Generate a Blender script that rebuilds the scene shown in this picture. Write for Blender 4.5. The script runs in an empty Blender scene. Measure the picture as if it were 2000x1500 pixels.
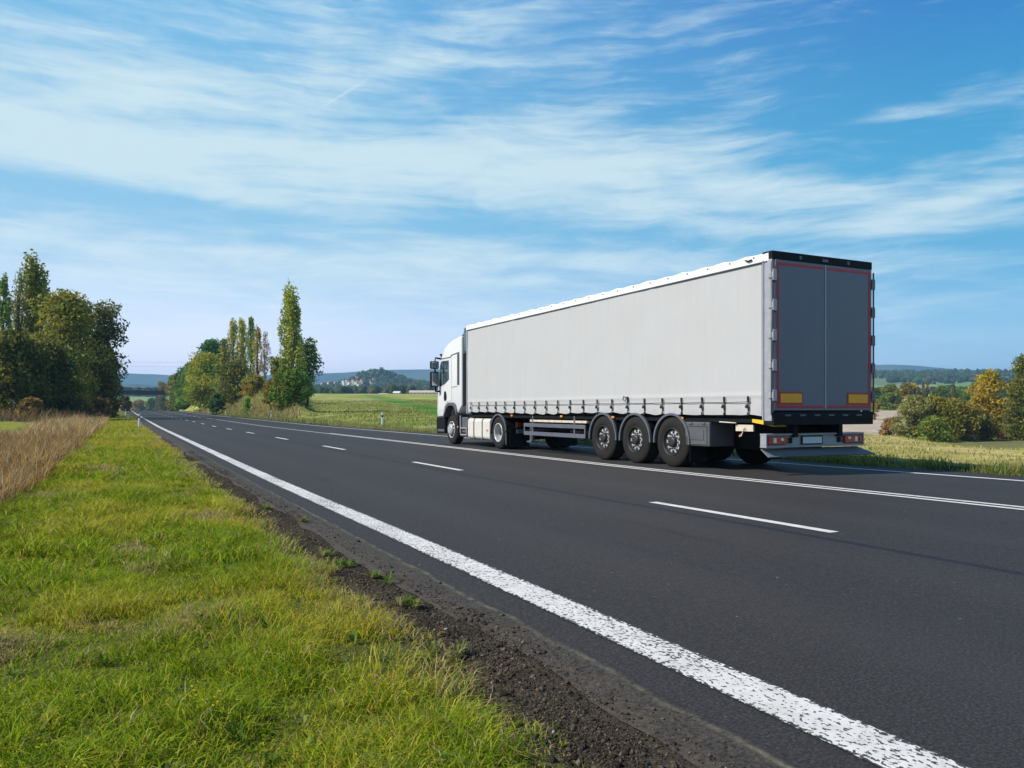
import bpy, bmesh, math, random
import numpy as np
from mathutils import Vector, Matrix

random.seed(7)
rng = np.random.default_rng(7)
sc = bpy.context.scene
COL = sc.collection
PI = math.pi

# ------------------------------------------------------------------ camera numbers
F, HZ, TH, CH = 1526.0, 800.0, math.radians(26.5), 1.2      # focal length px, horizon row, heading, eye height
CT, ST = math.cos(TH), math.sin(TH)

def spot(u, Z):
    """bearing and range of a surveyed point -> ground position"""
    X = (u - 1000.0) / F * Z
    return X * CT + Z * ST, -X * ST + Z * CT

def zat(v, Z):
    return CH + (HZ - v) / F * Z

# ------------------------------------------------------------------ numpy noise
_perm = rng.random((256, 256))
def vnoise(x, y):
    x = np.asarray(x, float); y = np.asarray(y, float)
    xi = np.floor(x).astype(int); yi = np.floor(y).astype(int)
    fx = x - xi; fy = y - yi
    fx = fx * fx * (3 - 2 * fx); fy = fy * fy * (3 - 2 * fy)
    g = lambda a, b: _perm[a & 255, b & 255]
    return (g(xi, yi) * (1 - fx) + g(xi + 1, yi) * fx) * (1 - fy) + (g(xi, yi + 1) * (1 - fx) + g(xi + 1, yi + 1) * fx) * fy

def fbm(x, y, o=4):
    s = 0; a = .5
    for i in range(o):
        s = s + a * vnoise(x * 2 ** i + 17.3 * i, y * 2 ** i + 5.1 * i); a *= .5
    return s / (1 - .5 ** o)

def sstep(a, b, x):
    t = np.clip((np.asarray(x, float) - a) / (b - a), 0, 1)
    return t * t * (3 - 2 * t)

# ------------------------------------------------------------------ terrain
_ry = np.arange(-80, 2000, 1.0)
_rz = np.interp(_ry, [-80, 0, 6, 13, 60, 90, 120, 165, 215, 250, 290, 340, 400, 600, 2000],
                [.06, .06, .05, 0, -.02, .1, .2, .42, .76, .8, .5, -.8, -2.5, -4, -4])
_k = np.exp(-.5 * (np.arange(-9, 10) / 2.5) ** 2); _k /= _k.sum()
_rz = np.convolve(np.pad(_rz, 9, mode='edge'), _k, mode='valid')
def R(y):
    return np.interp(y, _ry, _rz)

_PH = [-180, -60, -8, -3, 0, 2.5, 4.5, 8, 10.5, 12.5, 22, 30, 44, 50, 60, 75, 110, 180]
_D = [0, 30, 45, 60, 100, 150, 200, 260, 350, 450, 600, 1000, 1400, 2000, 3000, 9000]
_left = [0, .3, .5, .8, 1.1, 1.2, 1.2, .8, -1, -2, -1, 8, 12, 12, 12, 12]
_brdg = [0, 0, 0, 0, .1, .35, .7, .8, -.5, -2.5, -1, 14, 24, 26, 26, 26]
_bank = [0, 0, 0, .8, 3.5, 5.0, 5.6, 5, 3.5, 2, 3, 14, 22, 26, 26, 26]
_mid = [0, 0, 0, .2, .9, 2.1, 3.5, 5.5, 8.2, 9.5, 12, 20, 29, 30, 30, 30]
_rt = [0, .02, -.05, -.9, -2.6, -2.7, -1.6, .4, 1.6, 0, 6, 22, 48, 84, 78, 78]
_rt2 = [0, -.1, -.9, -1.7, -3.2, -3.0, -1.6, .4, 1.6, 0, 6, 22, 45, 80, 78, 78]
_T = np.array([_left, _left, _left, _left, _brdg, _brdg, _bank, _bank, _bank, _mid, _mid, _mid, _rt, _rt, _rt2, _rt2, _left, _left], float)

HILLX, HILLY = spot(738, 1460)
def ground(x, y):
    x = np.asarray(x, float); y = np.asarray(y, float)
    d = np.hypot(x, y); ph = np.degrees(np.arctan2(x, y))
    cols = np.stack([np.interp(d, _D, r) for r in _T])
    fi = np.interp(ph, _PH, np.arange(len(_PH)))
    i0 = np.clip(np.floor(fi).astype(int), 0, len(_PH) - 2); t = fi - i0; t = t * t * (3 - 2 * t)
    fl = cols.reshape(len(_PH), -1); n = np.arange(fl.shape[1])
    hn = (fl[i0.ravel(), n] * (1 - t.ravel()) + fl[i0.ravel() + 1, n] * t.ravel()).reshape(d.shape)
    # town hill with a long right-hand shoulder
    tx = (x - HILLX) * CT - (y - HILLY) * ST; tz = (x - HILLX) * ST + (y - HILLY) * CT
    wl = np.where(tx < 0, 44.0, 56.0)
    hn = hn + 25 * np.exp(-(tx / wl) ** 2 - (tz / 170) ** 2) + 15 * np.exp(-((tx - 60) / 190) ** 2 - (tz / 260) ** 2)
    hn = hn + sstep(500, 1200, d) * (fbm(x / 160, y / 160, 3) - .5) * 9 * (ph > 40)
    w = np.where(x < 1.2, sstep(0, 26, 1.2 - x), sstep(0, 6.5, x - 15.2))
    w = np.where(y > 420, np.maximum(w, sstep(420, 620, y)), w)
    z = R(y) * (1 - w) + hn * w
    out = np.maximum(sstep(1.92, 1.74, x), sstep(14.2, 15.0, x))
    z = z - .06 * (1 - out) - .008
    z = z + out * np.maximum(sstep(1.75, 1.2, x), x > 3) * (fbm(x / 2.1, y / 2.1, 3) - .5) * .12
    z = z + out * sstep(1.3, .9, x) * (x > -6) * (fbm(x / .42, y / .42, 3) - .5) * .075
    z = z + .04 * sstep(1.4, .9, x) * (x < 2) - .18 * np.exp(-((x + 2.3) / .8) ** 2) + .05 * np.exp(-((x - 15.1) / .6) ** 2)
    return z

def gz(x, y):
    return float(ground(np.array([x]), np.array([y]))[0])

# ------------------------------------------------------------------ materials
MATS = {}
class NT:
    def __init__(s, nt): s.nt = nt
    def n(s, t, **kw):
        nd = s.nt.nodes.new(t)
        for k, v in kw.items():
            if k.startswith('i_'):
                nd.inputs[k[2:].replace('_', ' ')].default_value = v
            else: setattr(nd, k, v)
        return nd
    def l(s, a, b): s.nt.links.new(a, b)
    def math(s, op, a, b=None, c=None, clamp=False):
        nd = s.nt.nodes.new('ShaderNodeMath'); nd.operation = op; nd.use_clamp = clamp
        for i, q in enumerate((a, b, c)):
            if q is None: continue
            if isinstance(q, (int, float)): nd.inputs[i].default_value = q
            else: s.nt.links.new(q, nd.inputs[i])
        return nd.outputs[0]
    def mix(s, fac, a, b, blend='MIX'):
        nd = s.nt.nodes.new('ShaderNodeMix'); nd.data_type = 'RGBA'; nd.blend_type = blend
        for i, q in ((0, fac), (6, a), (7, b)):
            if isinstance(q, (int, float)): nd.inputs[i].default_value = q
            elif isinstance(q, (tuple, list)): nd.inputs[i].default_value = (*q[:3], 1)
            else: s.nt.links.new(q, nd.inputs[i])
        return nd.outputs[2]
    def ramp(s, fac, stops, interp='LINEAR'):
        nd = s.nt.nodes.new('ShaderNodeValToRGB'); cr = nd.color_ramp; cr.interpolation = interp
        while len(cr.elements) < len(stops): cr.elements.new(.5)
        for e, (p, c) in zip(cr.elements, stops):
            e.position = p; e.color = (*c, 1) if isinstance(c, (tuple, list)) else (c, c, c, 1)
        s.nt.links.new(fac, nd.inputs[0]); return nd.outputs[0]
    def noise(s, vec, scale, detail=4, rough=.55, dist=0):
        nd = s.nt.nodes.new('ShaderNodeTexNoise')
        nd.inputs['Scale'].default_value = scale; nd.inputs['Detail'].default_value = detail
        nd.inputs['Roughness'].default_value = rough; nd.inputs['Distortion'].default_value = dist
        s.nt.links.new(vec, nd.inputs['Vector']); return nd.outputs[0]
    def mapping(s, vec, scale=(1, 1, 1), rot=(0, 0, 0), loc=(0, 0, 0)):
        nd = s.nt.nodes.new('ShaderNodeMapping')
        nd.inputs['Scale'].default_value = scale; nd.inputs['Rotation'].default_value = rot; nd.inputs['Location'].default_value = loc
        s.nt.links.new(vec, nd.inputs[0]); return nd.outputs[0]
    def bump(s, h, strength=.3, dist=.02):
        nd = s.nt.nodes.new('ShaderNodeBump'); nd.inputs['Strength'].default_value = strength
        nd.inputs['Distance'].default_value = dist; s.nt.links.new(h, nd.inputs['Height']); return nd.outputs[0]

def newmat(name):
    m = bpy.data.materials.new(name); m.use_nodes = True
    t = NT(m.node_tree); b = m.node_tree.nodes['Principled BSDF']
    MATS[name] = m
    pos = t.n('ShaderNodeTexCoord').outputs['Object']
    return m, t, b, pos

def simple(name, col, rough=.5, metal=0., var=.12, scale=6., bump=0., spec=.5, streak=None):
    m, t, b, pos = newmat(name)
    v = t.mapping(pos, streak) if streak else pos
    n = t.noise(v, scale, 5, .6)
    lo = tuple(c * (1 - var) for c in col); hi = tuple(min(1, c * (1 + var)) for c in col)
    t.l(t.ramp(n, [(.3, lo), (.7, hi)]), b.inputs['Base Color'])
    t.l(t.math('MULTIPLY_ADD', n, .25, rough - .12, clamp=True), b.inputs['Roughness'])
    b.inputs['Metallic'].default_value = metal
    b.inputs['Specular IOR Level'].default_value = spec
    if bump:
        t.l(t.bump(t.noise(pos, scale * 8, 3), bump, .01), b.inputs['Normal'])
    return m

simple('cab_white', (.68, .66, .64), .35, var=.03, scale=2)
simple('black_plastic', (.008, .008, .009), .65, var=.25, scale=9, spec=.15)
simple('dark_trim', (.10, .10, .11), .5, var=.15, scale=9)
simple('chassis_black', (.005, .005, .0055), .7, var=.3, scale=5, spec=.2)
simple('guard_grey', (.105, .11, .13), .5, var=.15, scale=5)
simple('plank_beige', (.62, .52, .40), .7, var=.12, scale=8)
simple('tank_cream', (.66, .60, .53), .35, var=.06, scale=4)
simple('box_grey', (.095, .093, .096), .55, var=.14, scale=6)
simple('rubber', (.020, .017, .015), .85, var=.25, scale=14, bump=.2, spec=.25)
simple('alloy', (.46, .445, .435), .34, metal=.12, var=.1, scale=18)
simple('steel_dark', (.045, .045, .045), .5, metal=.5, var=.2, scale=18)
simple('hole_dark', (.006, .006, .006), .8, var=.1)
simple('chrome_edge', (.60, .60, .62), .25, metal=.8, var=.05)
simple('roof_white', (.82, .82, .80), .6, var=.05, scale=3)
simple('rail_alu', (.37, .36, .38), .45, metal=.2, var=.1, scale=6)
simple('door_grey', (.125, .128, .165), .42, var=.07, scale=1.2, streak=(3, 3, .5))
simple('header_black', (.007, .007, .010), .7, var=.3, spec=.2)
simple('tape_red', (.42, .012, .022), .45, var=.06)
simple('plate_yellow', (.82, .35, .008), .5, var=.05, scale=12)
simple('yellow_paint', (.80, .48, .02), .5, var=.08)
simple('bar_white', (.31, .30, .315), .5, var=.06)
simple('plate_blank', (.55, .57, .58), .5, var=.04)
simple('strap_black', (.012, .011, .010), .7, var=.2)
simple('flap_grey', (.16, .16, .17), .6, var=.1)
simple('post_white', (.78, .79, .78), .5, var=.05)
simple('post_band', (.02, .02, .022), .5, var=.1)
simple('concrete', (.20, .19, .18), .85, var=.2, scale=1.5, bump=.2)
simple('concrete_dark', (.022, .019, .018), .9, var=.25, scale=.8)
simple('bark', (.075, .06, .045), .9, var=.4, scale=4, bump=.3, streak=(3, 3, .6))
simple('bark_pale', (.30, .27, .22), .9, var=.35, scale=4, streak=(3, 3, 1.2))
simple('house_wall', (.78, .75, .70), .9, var=.08, scale=.4)
simple('roof_red', (.34, .14, .09), .9, var=.2, scale=.5)
simple('roof_pink', (.62, .42, .40), .7, var=.08, scale=.3)
simple('old_stone', (.22, .19, .16), .95, var=.3, scale=.3)
simple('pole_wood', (.10, .08, .06), .9, var=.3, scale=2)
simple('cable', (.02, .02, .022), .6, var=.05)
simple('window_dark', (.03, .04, .05), .2, var=.1)

def lamp(name, col, rough=.2):
    m = simple(name, col, rough, var=.06, scale=40)
    m.node_tree.nodes['Principled BSDF'].inputs['Coat Weight'].default_value = .6
    return m
lamp('lens_red', (.40, .003, .012)); lamp('lens_amber', (.85, .25, .01)); lamp('lens_clear', (.75, .72, .72))

def glass_mat():
    m, t, b, pos = newmat('cab_glass')
    n = t.noise(pos, 3, 3)
    t.l(t.ramp(n, [(.4, (.015, .03, .032)), (.62, (.06, .10, .11))]), b.inputs['Base Color'])
    b.inputs['Roughness'].default_value = .06; b.inputs['Specular IOR Level'].default_value = .8
glass_mat()
m, t, b, pos = newmat('mirror_glass')
b.inputs['Base Color'].default_value = (.30, .31, .33, 1); b.inputs['Metallic'].default_value = 1; b.inputs['Roughness'].default_value = .05
t.l(t.math('MULTIPLY_ADD', t.noise(pos, 20), .06, .02), b.inputs['Roughness'])

def curtain_mat():
    m, t, b, pos = newmat('curtain_pvc')
    st = t.noise(t.mapping(pos, (1, 5.5, .22)), 1.6, 6, .65)
    big = t.noise(t.mapping(pos, (1, .5, .9)), 1.3, 4, .6)
    fine = t.noise(t.mapping(pos, (1, 22, .5)), 1.5, 4, .6)
    c = t.ramp(st, [(.25, (.465, .450, .440)), (.5, (.494, .479, .470)), (.75, (.508, .493, .484))])
    c = t.mix(t.ramp(big, [(.35, 0.), (.62, .38)]), c, (.47, .455, .43))
    c = t.mix(t.ramp(fine, [(.62, 0.), (.74, .12)]), c, (.41, .395, .37))
    sep = t.n('ShaderNodeSeparateXYZ'); t.l(pos, sep.inputs[0])
    # road grime thrown up along the hem
    low = t.math('MULTIPLY', t.ramp(sep.outputs[2], [(0., 0.), (1., 1.)]), 1)
    g = t.math('SUBTRACT', 1.75, sep.outputs[2]); g = t.math('MULTIPLY', g, 1.1, clamp=True)
    g = t.math('MULTIPLY', g, t.ramp(t.noise(t.mapping(pos, (1, 1.2, 3)), 2.2, 5, .7), [(.42, 0.), (.72, .4)]))
    c = t.mix(g, c, (.44, .40, .35))
    t.l(c, b.inputs['Base Color']); b.inputs['Roughness'].default_value = .55
    b.inputs['Specular IOR Level'].default_value = .3
    t.l(t.bump(t.noise(t.mapping(pos, (1, 2.5, .5)), 2.5, 5, .6),   .10, .02), b.inputs['Normal'])
curtain_mat()

def asphalt_mat():
    m, t, b, pos = newmat('asphalt')
    grain = t.noise(pos, 70, 5, .85); mid = t.noise(pos, 26, 4, .6)
    big = t.noise(t.mapping(pos, (1.4, .06, 1)), 1.0, 4, .6)
    c = t.ramp(grain, [(.33, (.0095, .0084, .0082)), (.5, (.038, .033, .0315)), (.67, (.115, .100, .093))])
    c = t.mix(t.ramp(big, [(.35, 0.), (.65, .5)]), c, t.mix(.5, c, (.034, .034, .039)))
    c = t.mix(t.ramp(mid, [(.4, 0.), (.7, .18)]), c, (.03, .03, .033))
    sep0 = t.n('ShaderNodeSeparateXYZ'); t.l(pos, sep0.inputs[0])
    trk = None
    for cx in (3.35, 5.0, 6.9, 8.6, 10.55, 12.35):           # polished wheel tracks
        g_ = t.math('DIVIDE', t.math('SUBTRACT', sep0.outputs[0], cx), .38)
        g_ = t.math('POWER', 2.718, t.math('MULTIPLY', t.math('MULTIPLY', g_, g_), -1.))
        trk = g_ if trk is None else t.math('ADD', trk, g_)
    patch = t.noise(t.mapping(pos, (1, .10, 1)), .9, 5, .65)
    c = t.mix(t.math('MULTIPLY', trk, t.math('MULTIPLY_ADD', patch, .7, -.05, clamp=True)), c, t.mix(.55, c, (.072, .066, .062)))
    drip = t.ramp(t.noise(t.mapping(pos, (1.6, .14, 1)), 1.7, 5, .7), [(.60, 0.), (.72, .45)])
    c = t.mix(drip, c, (.017, .016, .017))
    # pale chips and grit
    chips = t.ramp(t.noise(t.mapping(pos, (1, .5, 1)), 34, 1, .4), [(.795, 0.), (.82, .8)])
    c = t.mix(chips, c, (.26, .25, .25))
    # worn outer shoulder, browner and coarser
    sep = t.n('ShaderNodeSeparateXYZ'); t.l(pos, sep.inputs[0]); x = sep.outputs[0]
    wob = t.math('MULTIPLY_ADD', t.noise(pos, 2.2, 4), .12, -.06)
    xs = t.math('ADD', x, wob)
    sh = t.math('MULTIPLY', t.math('SUBTRACT', 1.95, xs), 30, clamp=True)
    c2 = t.ramp(t.noise(pos, 48, 5, .85), [(.34, (.016, .013, .011)), (.5, (.058, .048, .040)), (.74, (.15, .125, .10))])
    so = t.math('MULTIPLY', t.math('SUBTRACT', t.math('MULTIPLY_ADD', t.noise(pos, 3.5, 6, .7), .85, 1.38), x), 9, clamp=True)
    c2 = t.mix(t.math('MULTIPLY', so, .8), c2, t.ramp(t.noise(pos, 34, 5, .8), [(.3, (.030, .022, .017)), (.55, (.10, .078, .058)), (.75, (.17, .14, .105))]))
    c = t.mix(sh, c, c2)
    # sandy joint beside the shoulder
    j = t.math('SUBTRACT', 1, t.math('MULTIPLY', t.math('ABSOLUTE', t.math('SUBTRACT', xs, 1.905)), 38), clamp=True)
    j = t.math('MULTIPLY', j, t.ramp(t.noise(pos, 9, 5, .75), [(.40, 0.), (.62, .9)]))
    c = t.mix(j, c, (.17, .15, .10))
    # bitumen sealed joint left of the lane dashes
    wob2 = t.math('MULTIPLY_ADD', t.noise(t.mapping(pos, (1, .25, 1)), 1.1, 3), .07, -.035)
    for cx, wd in ((5.60, 24), (5.655, 40)):
        s_ = t.math('SUBTRACT', 1.2, t.math('MULTIPLY', t.math('ABSOLUTE', t.math('SUBTRACT', t.math('ADD', x, wob2), cx)), wd), clamp=True)
        c = t.mix(t.math('MULTIPLY', s_, .85), c, (.014, .017, .026))
    t.l(c, b.inputs['Base Color'])
    b.inputs['Specular IOR Level'].default_value = .16
    t.l(t.math('MULTIPLY_ADD', mid, .2, .62), b.inputs['Roughness'])
    h = t.math('ADD', grain, t.math('MULTIPLY', t.math('MULTIPLY', sh, 4.5), t.noise(pos, 45, 4, .7)))
    t.l(t.bump(h, .45, .006), b.inputs['Normal'])
asphalt_mat()

def paint_mat(name, wear):
    m, t, b, pos = newmat(name)
    n = t.noise(t.mapping(pos, (1.25, .75, 1)), 48, 3, .55)
    n2 = t.noise(pos, 2.5, 3, .6)
    n4 = t.noise(t.mapping(pos, (1.6, .5, 1)), 1.1, 4, .65); nfi = t.noise(pos, 95, 3, .6)
    f = t.math('MULTIPLY_ADD', n4, .26, t.math('ADD', t.math('MULTIPLY_ADD', nfi, .22, t.math('MULTIPLY', n, .80)), -.14))
    if name == 'paint_worn':
        sx_ = t.n('ShaderNodeSeparateXYZ'); t.l(pos, sx_.inputs[0])
        ed = t.math('MULTIPLY', t.math('SUBTRACT', t.math('ABSOLUTE', t.math('SUBTRACT', sx_.outputs[0], 2.2875)), .098), 5., clamp=True)
        f = t.math('ADD', f, ed)
    chip = t.ramp(f, [(wear, 0.), (wear + .018, 1.)])
    white = t.ramp(t.noise(pos, 12, 4), [(.3, (.60, .555, .505)), (.7, (.77, .725, .68))])
    white = t.mix(t.ramp(n2, [(.52, 0.), (.75, .35)]), white, (.46, .41, .35))
    dark = t.ramp(t.noise(pos, 120, 2), [(.3, (.02, .02, .02)), (.7, (.07, .067, .065))])
    t.l(t.mix(chip, white, dark), b.inputs['Base Color']); b.inputs['Roughness'].default_value = .7
    t.l(t.bump(t.noise(pos, 160, 2), .25, .004), b.inputs['Normal'])
paint_mat('paint_worn', .548); paint_mat('paint_good', .69)

def ground_mat():
    m, t, b, pos = newmat('ground_soil')
    at = t.n('ShaderNodeAttribute', attribute_name='Col').outputs['Color']
    n1 = t.noise(t.mapping(pos, (1, 1, 1)), .35, 6, .65); n2 = t.noise(pos, 3.1, 6, .7); n3 = t.noise(pos, 21, 5, .75)
    rows = t.noise(t.mapping(pos, (.9, .06, 1), rot=(0, 0, .9)), .55, 4, .6)
    k = t.math('ADD', t.math('MULTIPLY', n1, .7), t.math('ADD', t.math('MULTIPLY', n2, .8), t.math('MULTIPLY', n3, .9)))
    k = t.math('ADD', k, t.math('MULTIPLY', rows, .5))
    k = t.math('MULTIPLY_ADD', k, 1.6, -1.32)
    g = t.n('ShaderNodeCombineColor')
    for i in range(3): t.l(k, g.inputs[i])
    c = t.mix(1., at, g.outputs[0], 'MULTIPLY')
    hue = t.n('ShaderNodeHueSaturation'); t.l(c, hue.inputs['Color'])
    t.l(t.math('MULTIPLY_ADD', n2, .07, .465), hue.inputs['Hue'])
    t.l(hue.outputs[0], b.inputs['Base Color'])
    b.inputs['Roughness'].default_value = .95; b.inputs['Specular IOR Level'].default_value = .1
    t.l(t.bump(t.math('ADD', n2, n3), .8, .12), b.inputs['Normal'])
ground_mat()

def leaf_mat(name, trans=.35, rough=.6):
    m, t, b, pos = newmat(name)
    at = t.n('ShaderNodeAttribute', attribute_name='Col').outputs['Color']
    c = t.mix(t.math('MULTIPLY', t.noise(pos, 2.5, 3), .25), at, (.05, .05, .02))
    t.l(c, b.inputs['Base Color']); b.inputs['Roughness'].default_value = rough
    b.inputs['Specular IOR Level'].default_value = .08
    tr = t.n('ShaderNodeBsdfTranslucent'); t.l(c, tr.inputs[0])
    mx = t.n('ShaderNodeMixShader'); mx.inputs[0].default_value = trans
    t.l(b.outputs[0], mx.inputs[1]); t.l(tr.outputs[0], mx.inputs[2])
    t.l(mx.outputs[0], m.node_tree.nodes['Material Output'].inputs[0])
leaf_mat('leaf', .42); leaf_mat('grass_blade', .5, .55)

def hill_mat():
    m, t, b, pos = newmat('hill_wooded')
    n = t.noise(pos, .004, 5, .6); n2 = t.noise(pos, .03, 4, .7)
    c = t.ramp(n, [(.35, (.03, .045, .02)), (.5, (.05, .06, .025)), (.62, (.10, .10, .045))])
    c = t.mix(t.math('MULTIPLY', n2, .4), c, (.025, .035, .02))
    t.l(c, b.inputs['Base Color']); b.inputs['Roughness'].default_value = 1; b.inputs['Specular IOR Level'].default_value = 0
hill_mat()

# ------------------------------------------------------------------ object helpers
def tag(o, label=None, cat=None, group=None, kind=None):
    if label: o['label'] = label
    if cat: o['category'] = cat
    if group: o['group'] = group
    if kind: o['kind'] = kind
    return o

def empty(name, loc=(0, 0, 0), parent=None):
    o = bpy.data.objects.new(name, None); o.empty_display_size = .2
    COL.objects.link(o); o.location = loc
    if parent: o.parent = parent
    return o

def mesh_np(name, V, lv, lt, col=None, mat=None, parent=None, smooth=False, mi=None, mats=None):
    """V (n,3); lv flat loop vertices; lt loop totals"""
    me = bpy.data.meshes.new(name)
    V = np.ascontiguousarray(V, np.float32); lv = np.ascontiguousarray(lv, np.int32); lt = np.ascontiguousarray(lt, np.int32)
    me.vertices.add(len(V)); me.vertices.foreach_set('co', V.ravel())
    me.loops.add(len(lv)); me.loops.foreach_set('vertex_index', lv)
    ls = np.zeros(len(lt), np.int32); ls[1:] = np.cumsum(lt)[:-1]
    me.polygons.add(len(lt)); me.polygons.foreach_set('loop_start', ls)
    if mi is not None: me.polygons.foreach_set('material_index', np.ascontiguousarray(mi, np.int32))
    if smooth: me.polygons.foreach_set('use_smooth', np.ones(len(lt), bool))
    if col is not None:
        a = me.color_attributes.new('Col', 'FLOAT_COLOR', 'POINT')
        c = np.ones((len(V), 4), np.float32); c[:, :3] = col
        a.data.foreach_set('color', c.ravel())
    me.update(calc_edges=True)
    for mm in (mats or ([mat] if mat else [])): me.materials.append(MATS[mm])
    o = bpy.data.objects.new(name, me); COL.objects.link(o)
    if parent: o.parent = parent
    return o

class MB:
    def __init__(s): s.v = []; s.f = []; s.m = []; s.sm = []
    def add(s, vs, fs, m=0, smooth=False):
        b = len(s.v); s.v += [tuple(q) for q in vs]
        for f in fs: s.f.append([b + i for i in f]); s.m.append(m); s.sm.append(smooth)
        return s
    def box(s, x0, x1, y0, y1, z0, z1, m=0, bev=0.):
        if bev:
            bm = bmesh.new(); bmesh.ops.create_cube(bm, size=1)
            for v in bm.verts:
                v.co = Vector(((x0 + x1) / 2 + v.co.x * (x1 - x0), (y0 + y1) / 2 + v.co.y * (y1 - y0), (z0 + z1) / 2 + v.co.z * (z1 - z0)))
            bmesh.ops.bevel(bm, geom=bm.edges[:], offset=bev, segments=2, affect='EDGES', profile=.5)
            bm.verts.index_update()
            s.add([v.co[:] for v in bm.verts], [[v.index for v in f.verts] for f in bm.faces], m); bm.free(); return s
        v = [(x, y, z) for x in (x0, x1) for y in (y0, y1) for z in (z0, z1)]
        return s.add(v, [(0, 1, 3, 2), (4, 6, 7, 5), (0, 4, 5, 1), (2, 3, 7, 6), (0, 2, 6, 4), (1, 5, 7, 3)], m)
    def lathe(s, prof, ax, seg=40, c=(0, 0, 0), m=0, closed=False, smooth=True, caps=True):
        """prof: (offset along axis, radius); ax 'x','y','z'"""
        vs = []
        for a, r in prof:
            for i in range(seg):
                q = 2 * PI * i / seg; p, w = r * math.cos(q), r * math.sin(q)
                vs.append({'x': (c[0] + a, c[1] + p, c[2] + w), 'y': (c[0] + p, c[1] + a, c[2] + w), 'z': (c[0] + p, c[1] + w, c[2] + a)}[ax])
        fs = []
        n = len(prof)
        for k in range(n - 1 + closed):
            k2 = (k + 1) % n
            for i in range(seg):
                j = (i + 1) % seg
                fs.append((k * seg + i, k * seg + j, k2 * seg + j, k2 * seg + i))
        if not closed and caps:
            if prof[0][1] > 1e-6: fs.append(tuple(range(seg))[::-1])
            if prof[-1][1] > 1e-6: fs.append(tuple((n - 1) * seg + i for i in range(seg)))
        return s.add(vs, fs, m, smooth)
    def prism(s, poly, x0, x1, m=0):
        """poly of (y,z) extruded along x"""
        n = len(poly)
        vs = [(x0, y, z) for y, z in poly] + [(x1, y, z) for y, z in poly]
        fs = [tuple(range(n))[::-1], tuple(range(n, 2 * n))] + [(i, (i + 1) % n, n + (i + 1) % n, n + i) for i in range(n)]
        return s.add(vs, fs, m)
    def tube(s, pts, rad, seg=6, m=0):
        pts = [Vector(p) for p in pts]; vs = []; n = len(pts)
        for k, p in enumerate(pts):
            d = (pts[min(k + 1, n - 1)] - pts[max(k - 1, 0)]).normalized()
            a = d.cross(Vector((0, 0, 1)) if abs(d.z) < .9 else Vector((1, 0, 0))).normalized(); bb = d.cross(a)
            r = rad[k] if isinstance(rad, (list, tuple)) else rad
            for i in range(seg):
                q = 2 * PI * i / seg; vs.append(p + a * (r * math.cos(q)) + bb * (r * math.sin(q)))
        fs = [(k * seg + i, k * seg + (i + 1) % seg, (k + 1) * seg + (i + 1) % seg, (k + 1) * seg + i) for k in range(n - 1) for i in range(seg)]
        fs += [tuple(range(seg))[::-1], tuple((n - 1) * seg + i for i in range(seg))]
        return s.add([v[:] for v in vs], fs, m, True)
    def arc(s, cy, cz, r0, r1, a0, a1, x0, x1, seg=20, m=0):
        """curved slab (mudguard) round the x axis"""
        poly = [(cy + r1 * math.cos(a0 + (a1 - a0) * i / seg), cz + r1 * math.sin(a0 + (a1 - a0) * i / seg)) for i in range(seg + 1)]
        inn = [(cy + r0 * math.cos(a0 + (a1 - a0) * i / seg), cz + r0 * math.sin(a0 + (a1 - a0) * i / seg)) for i in range(seg + 1)]
        for i in range(seg):
            s.prism([poly[i], poly[i + 1], inn[i + 1], inn[i]], x0, x1, m)
        return s
    def build(s, name, mats, parent=None, loc=None, bev=0.):
        """link what was collected; pieces that do not touch become objects of their own"""
        if name in ('vent_slats', 'tyre', 'rim', 'trunk', 'railing', 'strap'): return s.build_one(name, mats, parent, loc, bev)
        return split(s, name, mats, parent, bev, .016)[0]
    def build_one(s, name, mats, parent=None, loc=None, bev=0.):
        me = bpy.data.meshes.new(name); me.from_pydata(s.v, [], s.f)
        for q in ([mats] if isinstance(mats, str) else mats): me.materials.append(MATS[q])
        me.polygons.foreach_set('material_index', s.m); me.polygons.foreach_set('use_smooth', s.sm)
        bm = bmesh.new(); bm.from_mesh(me); bmesh.ops.recalc_face_normals(bm, faces=bm.faces); bm.to_mesh(me); bm.free()
        o = bpy.data.objects.new(name, me); COL.objects.link(o)
        if parent: o.parent = parent
        if loc: o.location = loc
        if bev:
            md = o.modifiers.new('bevel', 'BEVEL'); md.width = bev; md.segments = 3; md.limit_method = 'ANGLE'; md.angle_limit = .6
        return o

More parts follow.
